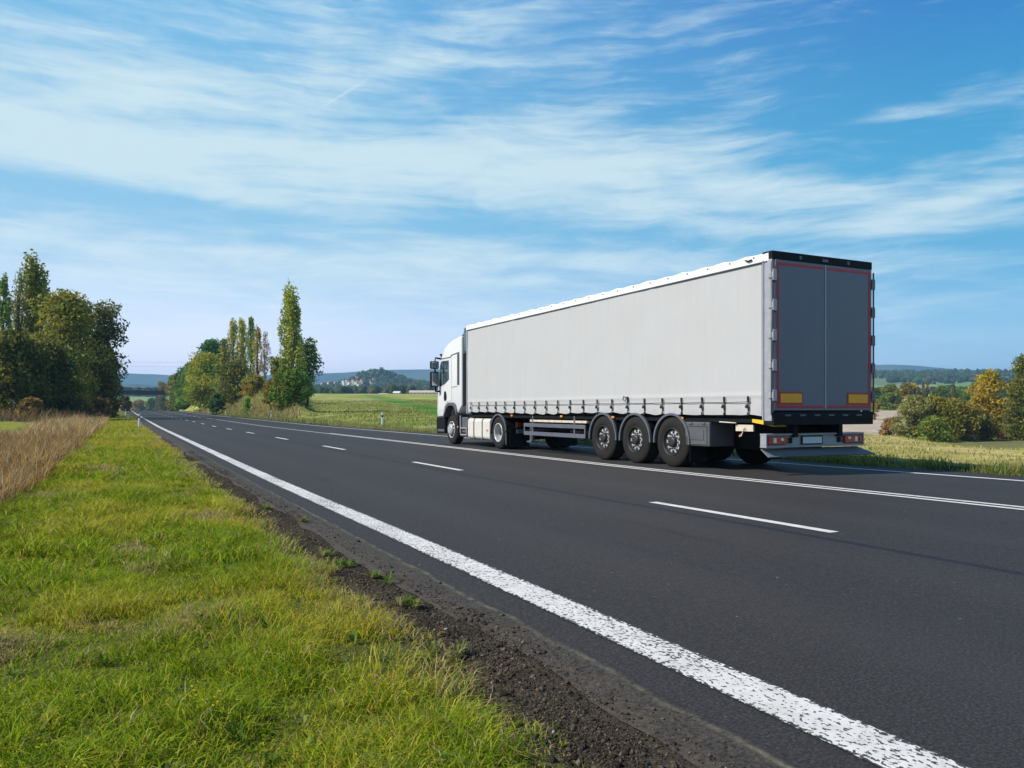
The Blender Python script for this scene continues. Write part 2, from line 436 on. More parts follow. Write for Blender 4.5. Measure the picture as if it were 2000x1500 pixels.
def split(mb, name, mats, parent=None, bev=0., gap=.008):
    """one object for every separate piece collected in mb"""
    par = list(range(len(mb.v)))
    def find(a):
        while par[a] != a: par[a] = par[par[a]]; a = par[a]
        return a
    for f in mb.f:
        for q in f[1:]: par[find(q)] = find(f[0])
    grp = {}
    for fi, f in enumerate(mb.f): grp.setdefault(find(f[0]), []).append(fi)
    gs = [(set(q for fi in fl for q in mb.f[fi]), fl) for fl in grp.values()]
    boxes = [(np.array([mb.v[q] for q in vs]).min(0) - gap / 2, np.array([mb.v[q] for q in vs]).max(0) + gap / 2) for vs, _ in gs]
    own = list(range(len(gs)))
    ch = True
    while ch:
        ch = False
        for i in range(len(gs)):
            for j in range(i):
                if own[i] != own[j] and (boxes[i][0] <= boxes[j][1]).all() and (boxes[j][0] <= boxes[i][1]).all():
                    a, b = max(own[i], own[j]), min(own[i], own[j]); own = [b if q == a else q for q in own]; ch = True
    outs = []
    for k in sorted(set(own)):
        nb = MB(); mp = {}
        for i, (vs, fl) in enumerate(gs):
            if own[i] != k: continue
            for fi in fl:
                for q in mb.f[fi]:
                    if q not in mp: mp[q] = len(nb.v); nb.v.append(mb.v[q])
                nb.f.append([mp[q] for q in mb.f[fi]]); nb.m.append(mb.m[fi]); nb.sm.append(mb.sm[fi])
        outs.append(nb.build_one(name, mats, parent, bev=bev))
    return outs

def dup(o, parent=None, loc=None, rotz=None):
    c = o.copy(); COL.objects.link(c)
    if parent is not None: c.parent = parent
    if loc is not None: c.location = loc
    if rotz is not None: c.rotation_euler = (0, 0, rotz)
    for ch in list(o.children):
        dup(ch, c)
    return c

# ------------------------------------------------------------------ ground sheet
def geo(a, b, n): return list(a * (b / a) ** (np.arange(n) / (n - 1)))
xs = sorted(set(np.round(np.concatenate([-np.array(geo(300, 5300, 14)), np.arange(-300, -20, 9), np.arange(-20, -4, .8), np.arange(-4, 1.8, .12),
     np.arange(1.8, 14.2, 1.55), np.arange(14.2, 20, .3), np.arange(20, 60, 1), np.arange(60, 300, 5), np.arange(300, 2600, 30), geo(2630, 5300, 14)]), 4)))
ys = sorted(set(np.round(np.concatenate([np.arange(-60, 0, 3), np.arange(0, 24, .3), np.arange(24, 120, 1.5), np.arange(120, 420, 5),
     np.arange(420, 2400, 26), geo(2430, 5300, 16)]), 4)))
GX, GY = np.meshgrid(np.array(xs), np.array(ys))
GZ = ground(GX, GY)
nx, ny = len(xs), len(ys)
idx = np.arange(nx * ny).reshape(ny, nx)
quads = np.stack([idx[:-1, :-1], idx[:-1, 1:], idx[1:, 1:], idx[1:, :-1]], -1).reshape(-1, 4)

def ground_colour(x, y):
    d = np.hypot(x, y); ph = np.degrees(np.arctan2(x, y))
    c = np.zeros((x.size, 3)); x = x.ravel(); y = y.ravel(); d = d.ravel(); ph = ph.ravel()
    def put(w, col):
        w = np.clip(w, 0, 1)[:, None]; c[:] = c * (1 - w) + np.array(col) * w
    n = fbm(x / 9, y / 9, 4); nb = fbm(x / 120 + 3, y / 120, 3)
    c[:] = (.28, .29, .035)
    put(sstep(.45, .6, n), (.26, .24, .10))
    Z = x * ST + y * CT; X = x * CT - y * ST
    u = 1000 + F * X / np.maximum(Z, 1)
    mid = (x > 14.5) & (ph < 42)
    put(mid * 1., (.29, .31, .05)); put(mid * sstep(.42, .6, fbm(x / 14, y / 5, 4)), (.42, .39, .14)); put(mid * sstep(.5, .66, fbm(x / 5 + 9, y / 3, 4)), (.20, .25, .04))
    # lush strip of new growth in the meadow, running diagonally to the road
    su = np.interp(d, [60, 110, 150, 220, 300], [900, 850, 800, 745, 712])
    put(mid * np.exp(-((u - su) / np.interp(d, [60, 300], [38, 12])) ** 2) * (d < 300) * (d > 75) * (.5 + 1.0 * sstep(.35, .6, fbm(x / 7, y / 4, 3))), (.06, .19, .014))
    rt = ph >= 42
    put(rt * (d < 90) * 1., (.62, .49, .18)); put(rt * (d < 90) * sstep(.4, .62, fbm(x / 6, y / 16, 4)), (.50, .45, .12))
    put(rt * (d >= 90) * (d < 280) * 1., (.20, .19, .07))
    put(rt * (d >= 90) * (d < 290) * (u < 1762) * 1., (.50, .39, .29))
    far = d > 420
    put(far * 1., (.14, .18, .06)); put(far * (nb > .47), (.34, .31, .15)); put(far * (nb > .58), (.17, .25, .07))
    put((far & (d > 1500) & (d < 1960) & (ph > 53.2)) * 1., (.09, .20, .05))
    put((far & (ph > -3) & (ph < 5)) * 1., (.22, .30, .10))
    put(far * (d > 2300) * 1., (.06, .08, .03))
    # verge and shoulder soil
    near = d < 420
    put(near * sstep(-3.6, -2.8, x) * (x < 2), (.15, .105, .055))
    put(near * sstep(-1.4, -.9, x) * (x < 2), (.14, .15, .03))
    put(near * sstep(1.05, 1.4, x + .5 * (fbm(x * 1.3, y * 1.3, 3) - .5)) * (x < 15), (.095, .073, .052))
    put(near * sstep(15.2, 14.6, x) * (x > 10), (.06, .05, .035))
    return c

ground_o = mesh_np('ground', np.stack([GX.ravel(), GY.ravel(), GZ.ravel()], 1), quads.ravel(), np.full(len(quads), 4),
                   col=ground_colour(GX, GY), mat='ground_soil', smooth=True)
tag(ground_o, kind='structure')

# ------------------------------------------------------------------ road and markings
def strip(name, x0, x1, y0, y1, dz, mat, step=1.0, jit=0.):
    yy = np.linspace(y0, y1, max(2, int(round((y1 - y0) / step)) + 1))
    a = np.full(len(yy), x0, float)
    if jit: a = a + (fbm(yy * .9, yy * 0 + 2.2, 4) - .5) * jit
    b = np.full(len(yy), x1, float)
    z = R(yy) + dz
    V = np.concatenate([np.stack([a, yy, z], 1), np.stack([b, yy, z], 1)])
    n = len(yy); i = np.arange(n - 1)
    q = np.stack([i, n + i, n + i + 1, i + 1], 1)
    return V, q
def join(name, parts, mat, **kw):
    V = []; Q = []; b = 0
    for v, q in parts: V.append(v); Q.append(q + b); b += len(v)
    Q = np.concatenate(Q)
    return mesh_np(name, np.concatenate(V), Q.ravel(), np.full(len(Q), 4), mat=mat, **kw)
tag(join('road', [strip('', 1.60, 14.15, -40, 470, 0, '', .2, .36)], 'asphalt'), kind='structure')
tag(join('road_edge_line', [strip('', 2.16, 2.415, -40, 460, .005, '')], 'paint_worn'), kind='structure')
def LX(y): return y
tag(join('road_lane_dashes', [strip('', 5.90, 6.03, 5.2 + 9 * k, 8.0 + 9 * k, .005, '') for k in range(-1, 30)], 'paint_good'), kind='structure')
tag(join('road_double_line', [strip('', 9.22, 9.33, -40, 116, .005, ''), strip('', 9.45, 9.56, -40, 40, .005, ''), ]
         + [strip('', 9.30, 9.44, 120 + 9 * k, 124.5 + 9 * k, .005, '') for k in range(30)], 'paint_good'), kind='structure')
tag(join('road_far_line', [strip('', 13.05, 13.20, -40, 460, .005, '')], 'paint_good'), kind='structure')

# ------------------------------------------------------------------ grass
def blades(n, x, y, h, w, lean, col, seed=0):
    r = np.random.default_rng(seed)
    z = ground(x, y) - .01
    a = r.random(n) * 2 * PI; la = r.random(n) * 2 * PI
    dx, dy = np.cos(a) * w / 2, np.sin(a) * w / 2
    lx, ly = np.cos(la) * lean * h, np.sin(la) * lean * h
    base = np.stack([x, y, z], 1); off = np.stack([dx, dy, dx * 0], 1)
    midp = base + np.stack([lx * .35, ly * .35, h * .6], 1)
    tip = base + np.stack([lx, ly, h * np.sqrt(np.clip(1 - lean ** 2 * .4, .2, 1))], 1)
    V = np.stack([base - off, base + off, midp - off * .8, midp + off * .8, tip], 1).reshape(-1, 3)
    i = np.arange(n) * 5
    lv = np.stack([i, i + 1, i + 3, i + 2, i + 2, i + 3, i + 4], 1).ravel()
    lt = np.tile([4, 3], n)
    return V, lv, lt, np.repeat(col * 1.0, 5, 0)

def pal(n, cols, wts, jit=.25, r=rng):
    cols = np.array(cols); k = r.choice(len(cols), n, p=np.array(wts) / sum(wts))
    return cols[k] * (1 + (r.random((n, 1)) - .5) * 2 * jit)

def merge(name, parts, mat, **kw):
    V = []; L = []; T = []; C = []; b = 0
    for v, l, t_, c in parts: V.append(v); L.append(l + b); T.append(t_); C.append(c); b += len(v)
    return mesh_np(name, np.concatenate(V), np.concatenate(L), np.concatenate(T), np.concatenate(C), mat, **kw)

def verge(y0, y1, x0, x1, dens, hm, wm, seed):
    r = np.random.default_rng(seed)
    n = int((y1 - y0) * (x1 - x0) * dens)
    x = x0 + r.random(n) * (x1 - x0); y = y0 + r.random(n) * (y1 - y0)
    edge = 1.42 + .5 * (fbm(y * .8, y * 0 + 9, 4) - .5) + .22 * (fbm(y * 3, x * 3, 2) - .5)
    thin = fbm(x / .5 + 40, y / .5, 3)                      # bare patches
    keep = (x < edge) & (r.random(n) < sstep(.20, .42, thin) * .85 + .15) & (r.random(n) < .25 + .75 * sstep(0, .5, edge - x))
    x, y = x[keep], y[keep]; n = len(x)
    pt = fbm(x / .85, y / .85, 4); pt2 = fbm(x / .3 + 8, y / .3, 2); pd = fbm(x / 1.6 + 30, y / 1.6 + 4, 3)
    h = hm * (.35 + 1.0 * np.clip(pt2 * 2.6 - .8, 0, 1.7)) * (.55 + .9 * r.random(n)) * (.45 + .55 * sstep(0, .5, 1.5 - x))
    green = pal(n, [(.255, .375, .010), (.34, .45, .016), (.12, .205, .010), (.45, .49, .03)], [4, 4, 2, 2], .25, r)
    yel = pal(n, [(.62, .54, .045), (.52, .49, .05), (.66, .50, .07)], [3, 3, 1.5], .25, r)
    dry = pal(n, [(.58, .43, .19), (.45, .32, .15), (.66, .55, .32)], [3, 2, 1], .25, r)
    k = r.random(n); c = green
    fy = sstep(.43, .68, pd) * .68 + .12 + .35 * sstep(10, 40, y)
    c = np.where((k < fy)[:, None], yel, c)
    fd = np.clip(sstep(.60, .76, pt) * .75 + .05 + .55 * sstep(.45, .05, edge[keep] - x), 0, .9)
    c = np.where((r.random(n) < fd)[:, None], dry, c)
    return blades(n, x, y, h, wm * (.6 + .8 * r.random(n)), .5 + 1.0 * r.random(n), c, seed)

def weeds(seed=51):
    """flat rosettes, a few yellow flowers and small tufts in the gravel"""
    r = np.random.default_rng(seed); out = []
    def rose(cx, cy, nl, ln, wd, col, lift, up=0.):
        a = r.random(nl) * 6.28; l_ = ln * (.6 + .6 * r.random(nl)); z = gz(cx, cy) + .012 + up
        d = np.stack([np.cos(a), np.sin(a), 0 * a], 1); q = np.stack([-np.sin(a), np.cos(a), 0 * a], 1)
        b = np.array([cx, cy, z]); li = (lift * (.4 + r.random(nl)))[:, None] * np.array([0, 0, 1.])
        V = np.stack([b + d * .01 - q * .004, b + d * .01 + q * .004, b + d * l_[:, None] * .6 - q * wd * .5 + li, b + d * l_[:, None] * .6 + q * wd * .5 + li, b + d * l_[:, None] + li * 1.1], 1).reshape(-1, 3)
        i = np.arange(nl) * 5; lv = np.stack([i, i + 1, i + 3, i + 2, i + 2, i + 3, i + 4], 1).ravel()
        out.append((V, lv, np.tile([4, 3], nl), np.repeat(np.array(col)[None] * (.7 + .6 * r.random((nl, 1))), 5, 0)))
    for _ in range(260):
        y = .9 + 9 * r.random() ** 1.5; x = -2.4 + 3.6 * r.random()
        rose(x, y, int(r.integers(8, 18)), r.uniform(.025, .06), r.uniform(.008, .016), [(.14, .26, .03), (.20, .30, .05), (.10, .19, .03), (.34, .36, .10)][int(r.integers(4))], r.uniform(.01, .04))
    for cx, cy, sc_ in ((-.52, 2.85, .55), (-.40, 2.62, .4), (.30, 2.9, .3), (-.1, 2.4, .3)):
        for _ in range(26): rose(cx + r.normal(0, sc_ * .22), cy + r.normal(0, sc_ * .22), 6, .011, .010, (.72, .60, .03), .003, r.uniform(.08, .15))
    for cx, cy in ((1.44, 6.3), (1.50, 5.75), (1.60, 5.2), (1.47, 4.3), (1.66, 8.2), (1.35, 3.4), (1.55, 9.6)):
        for _ in range(5): rose(cx + r.normal(0, .04), cy + r.normal(0, .06), 14, .06, .010, [(.16, .27, .03), (.22, .27, .06), (.34, .30, .12)][int(r.integers(3))], .035)
    return out
g = merge('grass', [verge(-.5, 6, -3.2, 1.7, 8000, .085, .0048, 1), verge(6, 14, -2.5, 1.7, 3800, .10, .008, 2),
                    verge(14, 34, -2.2, 1.75, 1400, .12, .014, 3), verge(34, 110, -2.2, 1.8, 330, .14, .030, 4)] + weeds(), 'grass_blade')
tag(g, 'short green and yellowing grass of the roadside verge beside the gravel', 'grass', kind='stuff')

def drygrass(y0, y1, x0, x1, dens, hm, wm, seed, cols, wts, edgefn=None):
    r = np.random.default_rng(seed)
    n = int((y1 - y0) * (x1 - x0) * dens)
    x = x0 + r.random(n) * (x1 - x0); y = y0 + r.random(n) * (y1 - y0)
    keep = r.random(n) < .25 + .75 * sstep(.32, .5, fbm(x / .7, y / .7, 3))
    if edgefn is not None: keep &= edgefn(x, y, r)
    x, y = x[keep], y[keep]; n = len(x)
    h = hm * (.25 + 1.3 * fbm(x / 1.1, y / 1.1, 4)) * (.35 + .85 * r.random(n))
    return blades(n, x, y, h, wm * (.6 + .8 * r.random(n)), .15 + .95 * r.random(n) ** 1.3, pal(n, cols, wts, .38, r), seed)
DRY = [(.54, .34, .13), (.62, .44, .19), (.34, .17, .07), (.70, .52, .28), (.20, .10, .045)]
ef = lambda x, y, r: (x < -1.25 + .5 * (fbm(y * .5, y * 0, 3) - .5) + .15 * (r.random(len(x)) - .5))
g = merge('dry_grass', [drygrass(4, 14, -4.4, -.7, 1900, .50, .006, 11, DRY, [4, 3, 4, 1, 3], ef),
                        drygrass(14, 34, -3.9, -.7, 1000, .52, .011, 12, DRY, [4, 3.5, 4, 1.3, 3], ef),
                        drygrass(34, 78, -3.6, -.9, 280, .70, .028, 13, DRY, [4, 5, 2, 4, 1], ef),
                        drygrass(70, 100, -26, -2, 24, 1.0, .06, 14, [(.20, .11, .05), (.33, .24, .12), (.15, .09, .05)], [3, 3, 2])], 'grass_blade')
tag(g, 'tall dry brown grass in the ditch between verge and field', 'dry grass', kind='stuff')

FG = [(.15, .20, .03), (.26, .26, .07), (.34, .29, .12), (.09, .14, .02)]
VG = [(.23, .28, .05), (.38, .37, .10), (.52, .44, .19), (.14, .22, .035)]
g = merge('verge_grass', [drygrass(1, 24, 14.1, 15.0, 700, .26, .013, 21, VG, [4, 3, 2, 3]),
                          drygrass(1, 40, 15.0, 22, 70, .11, .016, 23, VG, [1.5, 4, 4, 1]),
                          drygrass(24, 60, 14.1, 15.6, 220, .24, .022, 22, VG, [2, 4, 4, 1]),
                          drygrass(60, 150, 14.4, 16.6, 60, .34, .045, 24, VG, [3, 4, 3, 2])], 'grass_blade')
tag(g, 'rough green and straw coloured grass along the far road edge', 'grass', kind='stuff')

MG = [(.26, .30, .05), (.40, .37, .11), (.50, .44, .18), (.15, .21, .03)]
def stripw(x, y):
    d_ = np.hypot(x, y); u_ = 1000 + F * (x * CT - y * ST) / np.maximum(x * ST + y * CT, 1)
    return np.exp(-((u_ - np.interp(d_, [60, 110, 150, 220, 300], [900, 850, 800, 745, 712])) / np.interp(d_, [60, 300], [34, 12])) ** 2) * (d_ > 70)
mgf = lambda x, y, r: (r.random(len(x)) > stripw(x, y) * 1.2) & (np.degrees(np.arctan2(x, y)) > 9.5) & (np.degrees(np.arctan2(x, y)) < 24) & (r.random(len(x)) < .25 + .75 * sstep(.45, .62, fbm(x / 5, y / 3.2, 3)))
rgf = lambda x, y, r: (np.degrees(np.arctan2(x, y)) > 42) & (r.random(len(x)) < .2 + .8 * sstep(.45, .62, fbm(x / 2.4, y / 1.6, 3)))
g = merge('meadow_grass', [drygrass(48, 190, 16, 76, 14, .24, .07, 41, MG, [3, 4, 3, 2], mgf),
                           drygrass(2, 36, 20, 58, 34, .12, .035, 42, [(.56, .46, .17), (.44, .41, .11), (.66, .55, .25), (.28, .30, .07)], [4, 3, 3, 1], rgf)], 'grass_blade')
tag(g, 'patchy mown grass tufts over the meadow and the tan field', 'grass', kind='stuff')
BK = [(.46, .36, .16), (.36, .32, .10), (.54, .43, .22), (.20, .25, .05)]
bkf = lambda x, y, r: np.degrees(np.arctan2(x, y)) < 11.6 - 1.2 * r.random(len(x))
g = merge('bank_grass', [drygrass(80, 200, 15.0, 34, 30, .85, .075, 31, BK, [4, 3, 3, 1.4], bkf)], 'grass_blade')
tag(g, 'long straw coloured grass on the bank under the poplars', 'grass', kind='stuff')

# gravel and clods on the shoulder
def gravel():
    r = np.random.default_rng(5)
    n = 85000
    y = .6 + 24 * r.random(n) ** 1.7; x = 1.46 + r.normal(0, .16, n) + .25 * (fbm(y * 1.1, y * 0 + 4, 3) - .5)
    s = .0018 + .0048 * r.random(n) ** 2.2 + .012 * r.random(n) ** 26
    keep = (x > .85) & (x < 1.9); x, y, s = x[keep], y[keep], s[keep]; n = len(x)
    z = np.where(x > 1.66, R(y), ground(x, y)) + s * .3
    o = np.array([(1, 0, 0), (-1, 0, 0), (0, 1, 0), (0, -1, 0), (0, 0, .8), (0, 0, -.8)])
    V = o[None] * s[:, None, None] * (.6 + .9 * r.random((n, 6, 1)))
    a = r.random(n) * 6.28; ca, sa = np.cos(a)[:, None], np.sin(a)[:, None]
    V = np.stack([V[..., 0] * ca - V[..., 1] * sa, V[..., 0] * sa + V[..., 1] * ca, V[..., 2]], -1) + np.stack([x, y, z], 1)[:, None]
    f = np.array([(0, 2, 4), (2, 1, 4), (1, 3, 4), (3, 0, 4), (2, 0, 5), (1, 2, 5), (3, 1, 5), (0, 3, 5)])
    lv = (f[None] + (np.arange(n) * 6)[:, None, None]).ravel()
    c = pal(n, [(.10, .078, .056), (.06, .048, .038), (.16, .125, .088), (.24, .19, .13), (.55, .52, .48)], [5, 4, 3.5, 1.4, .05], .25, r)
    return mesh_np('gravel', V.reshape(-1, 3), lv, np.full(n * 8, 3), np.repeat(c, 6, 0), 'ground_soil')
tag(gravel(), 'dark loose gravel and soil crumbs between asphalt and grass', 'gravel', kind='stuff')

# ------------------------------------------------------------------ trees
def leaves_np(P, size, r, nup=.5, elong=1.5):
    n = len(P)
    nrm = r.normal(0, 1, (n, 3)); nrm[:, 2] += nup; nrm /= np.linalg.norm(nrm, axis=1)[:, None] + 1e-9
    t_ = np.cross(nrm, r.normal(0, 1, (n, 3))); t_ /= np.linalg.norm(t_, axis=1)[:, None] + 1e-9
    b_ = np.cross(nrm, t_)
    s = (size * (.55 + .9 * r.random(n)))[:, None]
    V = np.stack([P - t_ * s * elong * .5, P + b_ * s * .38, P + t_ * s * elong * .5, P - b_ * s * .38], 1).reshape(-1, 3)
    return V

def crown_profile(kind, h):
    if kind == 'poplar': return np.minimum(1, .55 + h * 2.0) * np.power(np.clip(1.02 - h, 0, 1), .36)
    if kind == 'feather': return np.power(np.clip(1 - (np.abs(h - .42) / .6) ** 1.7, 0, 1), .8)
    if kind == 'round': return np.sqrt(np.clip(1 - ((h - .45) / .56) ** 2, 0, 1))
    if kind == 'bush': return np.sqrt(np.clip(1 - ((h - .28) / .73) ** 2, 0, 1))
    if kind == 'conifer': return np.clip(1.02 - h, 0, 1) ** .85
    if kind == 'fan': return np.sqrt(np.clip(1 - ((h - .6) / .62) ** 2, 0, 1))
    if kind == 'weep': return np.sqrt(np.clip(1 - ((h - .55) / .56) ** 2, 0, 1))

TREES = []
def tree(name, label, cat, u, Z, vtop, wpx, kind, cols, wts, n=5000, leaf=.28, group=None, clear=.12, nc=90, bark='bark', stems=1, tight=1., seed=None, off=(0, 0), sink=0., dens=1., lit=2.5):
    if group == 'trees left of the road': lit = 2.4
    lit *= 1.15
    seed = seed if seed is not None else len(TREES) * 13 + 5
    r = np.random.default_rng(seed); rr = random.Random(seed)
    x, y = spot(u, Z); x += off[0]; y += off[1]; zb = gz(x, y) - sink
    H = zat(vtop, Z) - zb; W = wpx / F * Z / 2
    root = empty(name, (x, y, zb)); tag(root, label, cat, group); TREES.append(root)
    # clumps
    if kind == 'poplar': n = int(n * .62); nc = int(nc * 1.5); leaf *= .84; lit *= 1.12
    h = r.random(nc) ** (.9 if kind != 'conifer' else 1.25)
    h[:3] = (.97, .93, .9)
    th = r.random(nc) * 2 * PI
    lob = 1 + .22 * np.sin(2 * th + r.random() * 6) + .16 * np.sin(3 * th + 9 * h + r.random() * 6)
    rad = W * crown_profile(kind, h) * lob * np.sqrt(.12 + .88 * r.random(nc)) * .80
    zc = (clear + (1 - clear) * h) * H * (.97 if kind not in ('poplar', 'feather') else .91)
    Cc = np.stack([rad * np.cos(th), rad * np.sin(th), zc], 1)
    if kind == 'poplar': rad = rad * (1 + .36 * np.sin(19 * h + 2 * th + r.random() * 6)) * (.75 + .5 * r.random(nc))
    cr = ((.20 if kind not in ('poplar', 'feather') else .15) * W + (.035 if kind != 'poplar' else .003) * H) * (.55 + .8 * r.random(nc)) * tight
    per = r.multinomial(n, cr ** 2 / (cr ** 2).sum())
    ci = np.repeat(np.arange(nc), per)
    g3 = r.normal(0, 1, (n, 3)); g3 *= (r.random((n, 1)) ** .33) / (np.linalg.norm(g3, axis=1)[:, None] + 1e-9)
    st = np.array([1, 1, .75])
    if kind == 'feather': st = np.array([.6, .6, 1.9])
    if kind == 'poplar': st = np.array([.8, .8, 3.2])
    if kind == 'weep': st = np.array([.8, .8, 1.7])
    if kind == 'conifer': st = np.array([1.2, 1.2, .5])
    P = Cc[ci] + g3 * cr[ci][:, None] * st * 1.25
    if kind == 'poplar':                                     # spiky upward side shoots
        P[:, 2] += np.hypot(P[:, 0], P[:, 1]) * .25
    P[:, 2] = np.maximum(P[:, 2], .04 * H)
    cl = np.array(cols)[r.choice(len(cols), nc, p=np.array(wts) / sum(wts))]
    lc = cl[ci] * (1 + (r.random((n, 1)) - .5) * .6)
    mixd = r.random(n) < .25
    lc[mixd] = np.array(cols)[r.choice(len(cols), mixd.sum(), p=np.array(wts) / sum(wts))]
    V = leaves_np(P, np.full(n, leaf), r, .35 if kind != 'poplar' else .1)
    mesh_np('crown', V, np.arange(4 * n), np.full(n, 4), np.repeat(np.clip(lc * lit, .005, .8), 4, 0), 'leaf', root)
    # trunk and limbs
    mb = MB(); r0 = max(.05, H * .017)
    for s_ in range(stems):
        ox, oy = (rr.uniform(-.25, .25) * W, rr.uniform(-.25, .25) * W) if stems > 1 else (0, 0)
        tp = [(ox * k + rr.uniform(-.02, .02) * H * (k > 0), oy * k + rr.uniform(-.02, .02) * H * (k > 0), k * H * .9 - .1 * (k == 0)) for k in (0, .2, .4, .6, .8, 1)]
        if stems > 1: tp = [(a + ox * .8, b_ + oy * .8, c) for a, b_, c in tp]
        mb.tube(tp, [r0 * q / (1 + .5 * (stems > 1)) for q in (1.25, .95, .75, .52, .3, .06)], 7)
    order = list(range(nc)); rr.shuffle(order)
    for k in order[:int(nc * (.55 if kind not in ('poplar', 'feather') else .22))]:
        e = Vector(Cc[k]); zs = max(.08 * H, e.z - (.22 if kind in ('poplar', 'fan') else .12) * H * rr.uniform(.6, 1.1) - .3 * math.hypot(e.x, e.y))
        if kind == 'weep': zs = min(e.z + .05 * H, H * .9)
        s0 = Vector((0, 0, zs)); mdl = s0.lerp(e, .55) + Vector((0, 0, (.02 if kind != 'poplar' else -.03) * H))
        q = r0 * rr.uniform(.18, .34)
        mb.tube([s0, mdl, e, e + (e - mdl) * .35 + Vector((0, 0, .02 * H))], [q, q * .7, q * .4, q * .12], 5)
    mb.build('trunk', bark, root)
    return root

OLIVE = [(.10, .092, .016), (.14, .12, .02), (.07, .07, .014)]
DARKG = [(.045, .052, .011), (.062, .068, .013), (.03, .036, .009), (.085, .075, .018)]
MIDG = [(.05, .10, .014), (.07, .13, .02), (.04, .075, .012), (.10, .14, .025)]
POP = [(.15, .15, .025), (.20, .18, .03), (.11, .125, .02), (.25, .205, .04)]
YELO = [(.19, .165, .016), (.14, .145, .017), (.22, .17, .02), (.09, .10, .016)]
ORAN = [(.22, .15, .018), (.25, .175, .022), (.18, .115, .018), (.15, .12, .018)]
RUST = [(.16, .075, .025), (.11, .06, .025), (.20, .10, .03), (.07, .05, .02)]
E3 = [3, 3, 2]; E4 = [3, 3, 2, 2]
GL = 'trees left of the road'
tree('poplar_tree', 'tallest poplar of the left group, narrow olive crown with a peak on its right side', 'tree', 66, 92, 500, 84, 'feather', POP + OLIVE, [2, 2, 3, 1, 2, 2, 2], 9000, .27, GL, .15, 190)
tree('poplar_tree', 'thin green poplar at the left border behind the dark shrubs', 'tree', 8, 88, 522, 42, 'poplar', [(.09, .13, .03), (.06, .10, .02), (.12, .14, .03)], E3, 3600, .28, GL, .2, 80)
tree('bare_tree', 'half bare slender tree with pale branches between the two poplars at left', 'tree', 38, 90, 512, 44, 'poplar', [(.12, .10, .04), (.10, .12, .03)], [1, 1], 1700, .24, GL, .3, 70)
tree('broad_tree', 'broad olive yellow tree in the middle of the left group', 'tree', 128, 84, 572, 120, 'round', YELO + OLIVE, [1.6, 2, .6, 3, 3, 2, 2], 10500, .27, GL, .10, 130)
tree('broad_tree', 'bushy tree with feathery branches reaching over the left roadside', 'tree', 188, 98, 590, 94, 'fan', OLIVE + DARKG, [2, 2, 2, 3, 3, 2, 1], 7500, .29, GL, .12, 100)
tree('dark_tree', 'dark many stemmed tree at the left border in front of the poplars', 'tree', 22, 70, 655, 150, 'bush', DARKG + OLIVE, [4, 3, 4, 2, 1, 1, 1], 9500, .24, GL, .16, 120, stems=4)
tree('dark_tree', 'dark rounded tree in front of the olive yellow tree', 'tree', 100, 74, 672, 104, 'bush', DARKG + OLIVE, [4, 3, 4, 2, 1, 1, 1], 8000, .24, GL, .10, 100, stems=3)
tree('shrub', 'dark shrub hiding the foot of the roadside tree at left', 'shrub', 176, 92, 705, 110, 'bush', DARKG + RUST, [4, 4, 3, 2, 1, 1, .5, 1], 8000, .26, GL, .05, 100, stems=3)
tree('roadside_tree', 'dark tree nearest the road at the right end of the left group', 'tree', 204, 122, 676, 54, 'round', DARKG + OLIVE, [4, 3, 3, 2, 1, 1, 1], 6500, .32, GL, .05, 90)
tree('roadside_tree', 'dark tree beyond the roadside tree, touching the left end of the bridge', 'tree', 210, 165, 704, 44, 'round', DARKG + OLIVE, [4, 3, 3, 2, 1, 1, 1], 5000, .4, GL, .05, 80)
tree('shrub', 'russet shrub by the road below the left end of the bridge', 'shrub', 244, 190, 776, 24, 'bush', RUST + DARKG, [3, 3, 1, 2, 2, 1, 1, 1], 3000, .34, GL, .05, 60, stems=3)
for k, (uu, ZZ, vt, wp, lab) in enumerate([(62, 66, 782, 60, 'low reddish brown undergrowth left of the pale dry grass'), (150, 76, 776, 70, 'low reddish brown undergrowth behind the pale dry grass'), (196, 88, 782, 60, 'low dark brown undergrowth by the shaded left roadside')]):
    tree('undergrowth', lab, 'shrub', uu, ZZ, vt, wp, 'bush', RUST + OLIVE, [3, 4, 1, 3, 1, 1, 1], 2600, .2, 'undergrowth left of the road', .02, 60, stems=4)

GM = 'trees right of the road'
tree('poplar_tree', 'tall single poplar beside the meadow, right of the other poplars', 'tree', 568, 96, 550, 66, 'poplar', POP + MIDG, [3, 3, 3, 1.5, 2, 1, 1, 1], 12000, .27, GM, .02, 150, bark='bark_pale')
tree('birch_tree', 'drooping dark green birch leaning out right of the tall poplar', 'tree', 600, 99, 668, 44, 'weep', [(.06, .10, .016), (.08, .12, .02), (.045, .07, .012)], E3, 2600, .24, GM, .42, 46)
tree('shrub', 'large green bush round the foot of the tall poplar', 'shrub', 568, 95, 726, 80, 'bush', OLIVE + MIDG, [1, 1, 1, 2, 2, 1, 2], 8500, .24, GM, .03, 110, stems=4)
tree('shrub', 'narrow light green bush leaning left of the tall poplar', 'shrub', 545, 97, 700, 34, 'fan', MIDG + OLIVE, [2, 2, 1, 1, 2, 2, 1], 2600, .24, GM, .08, 60, stems=3)
GP = 'slender poplars on the bank'
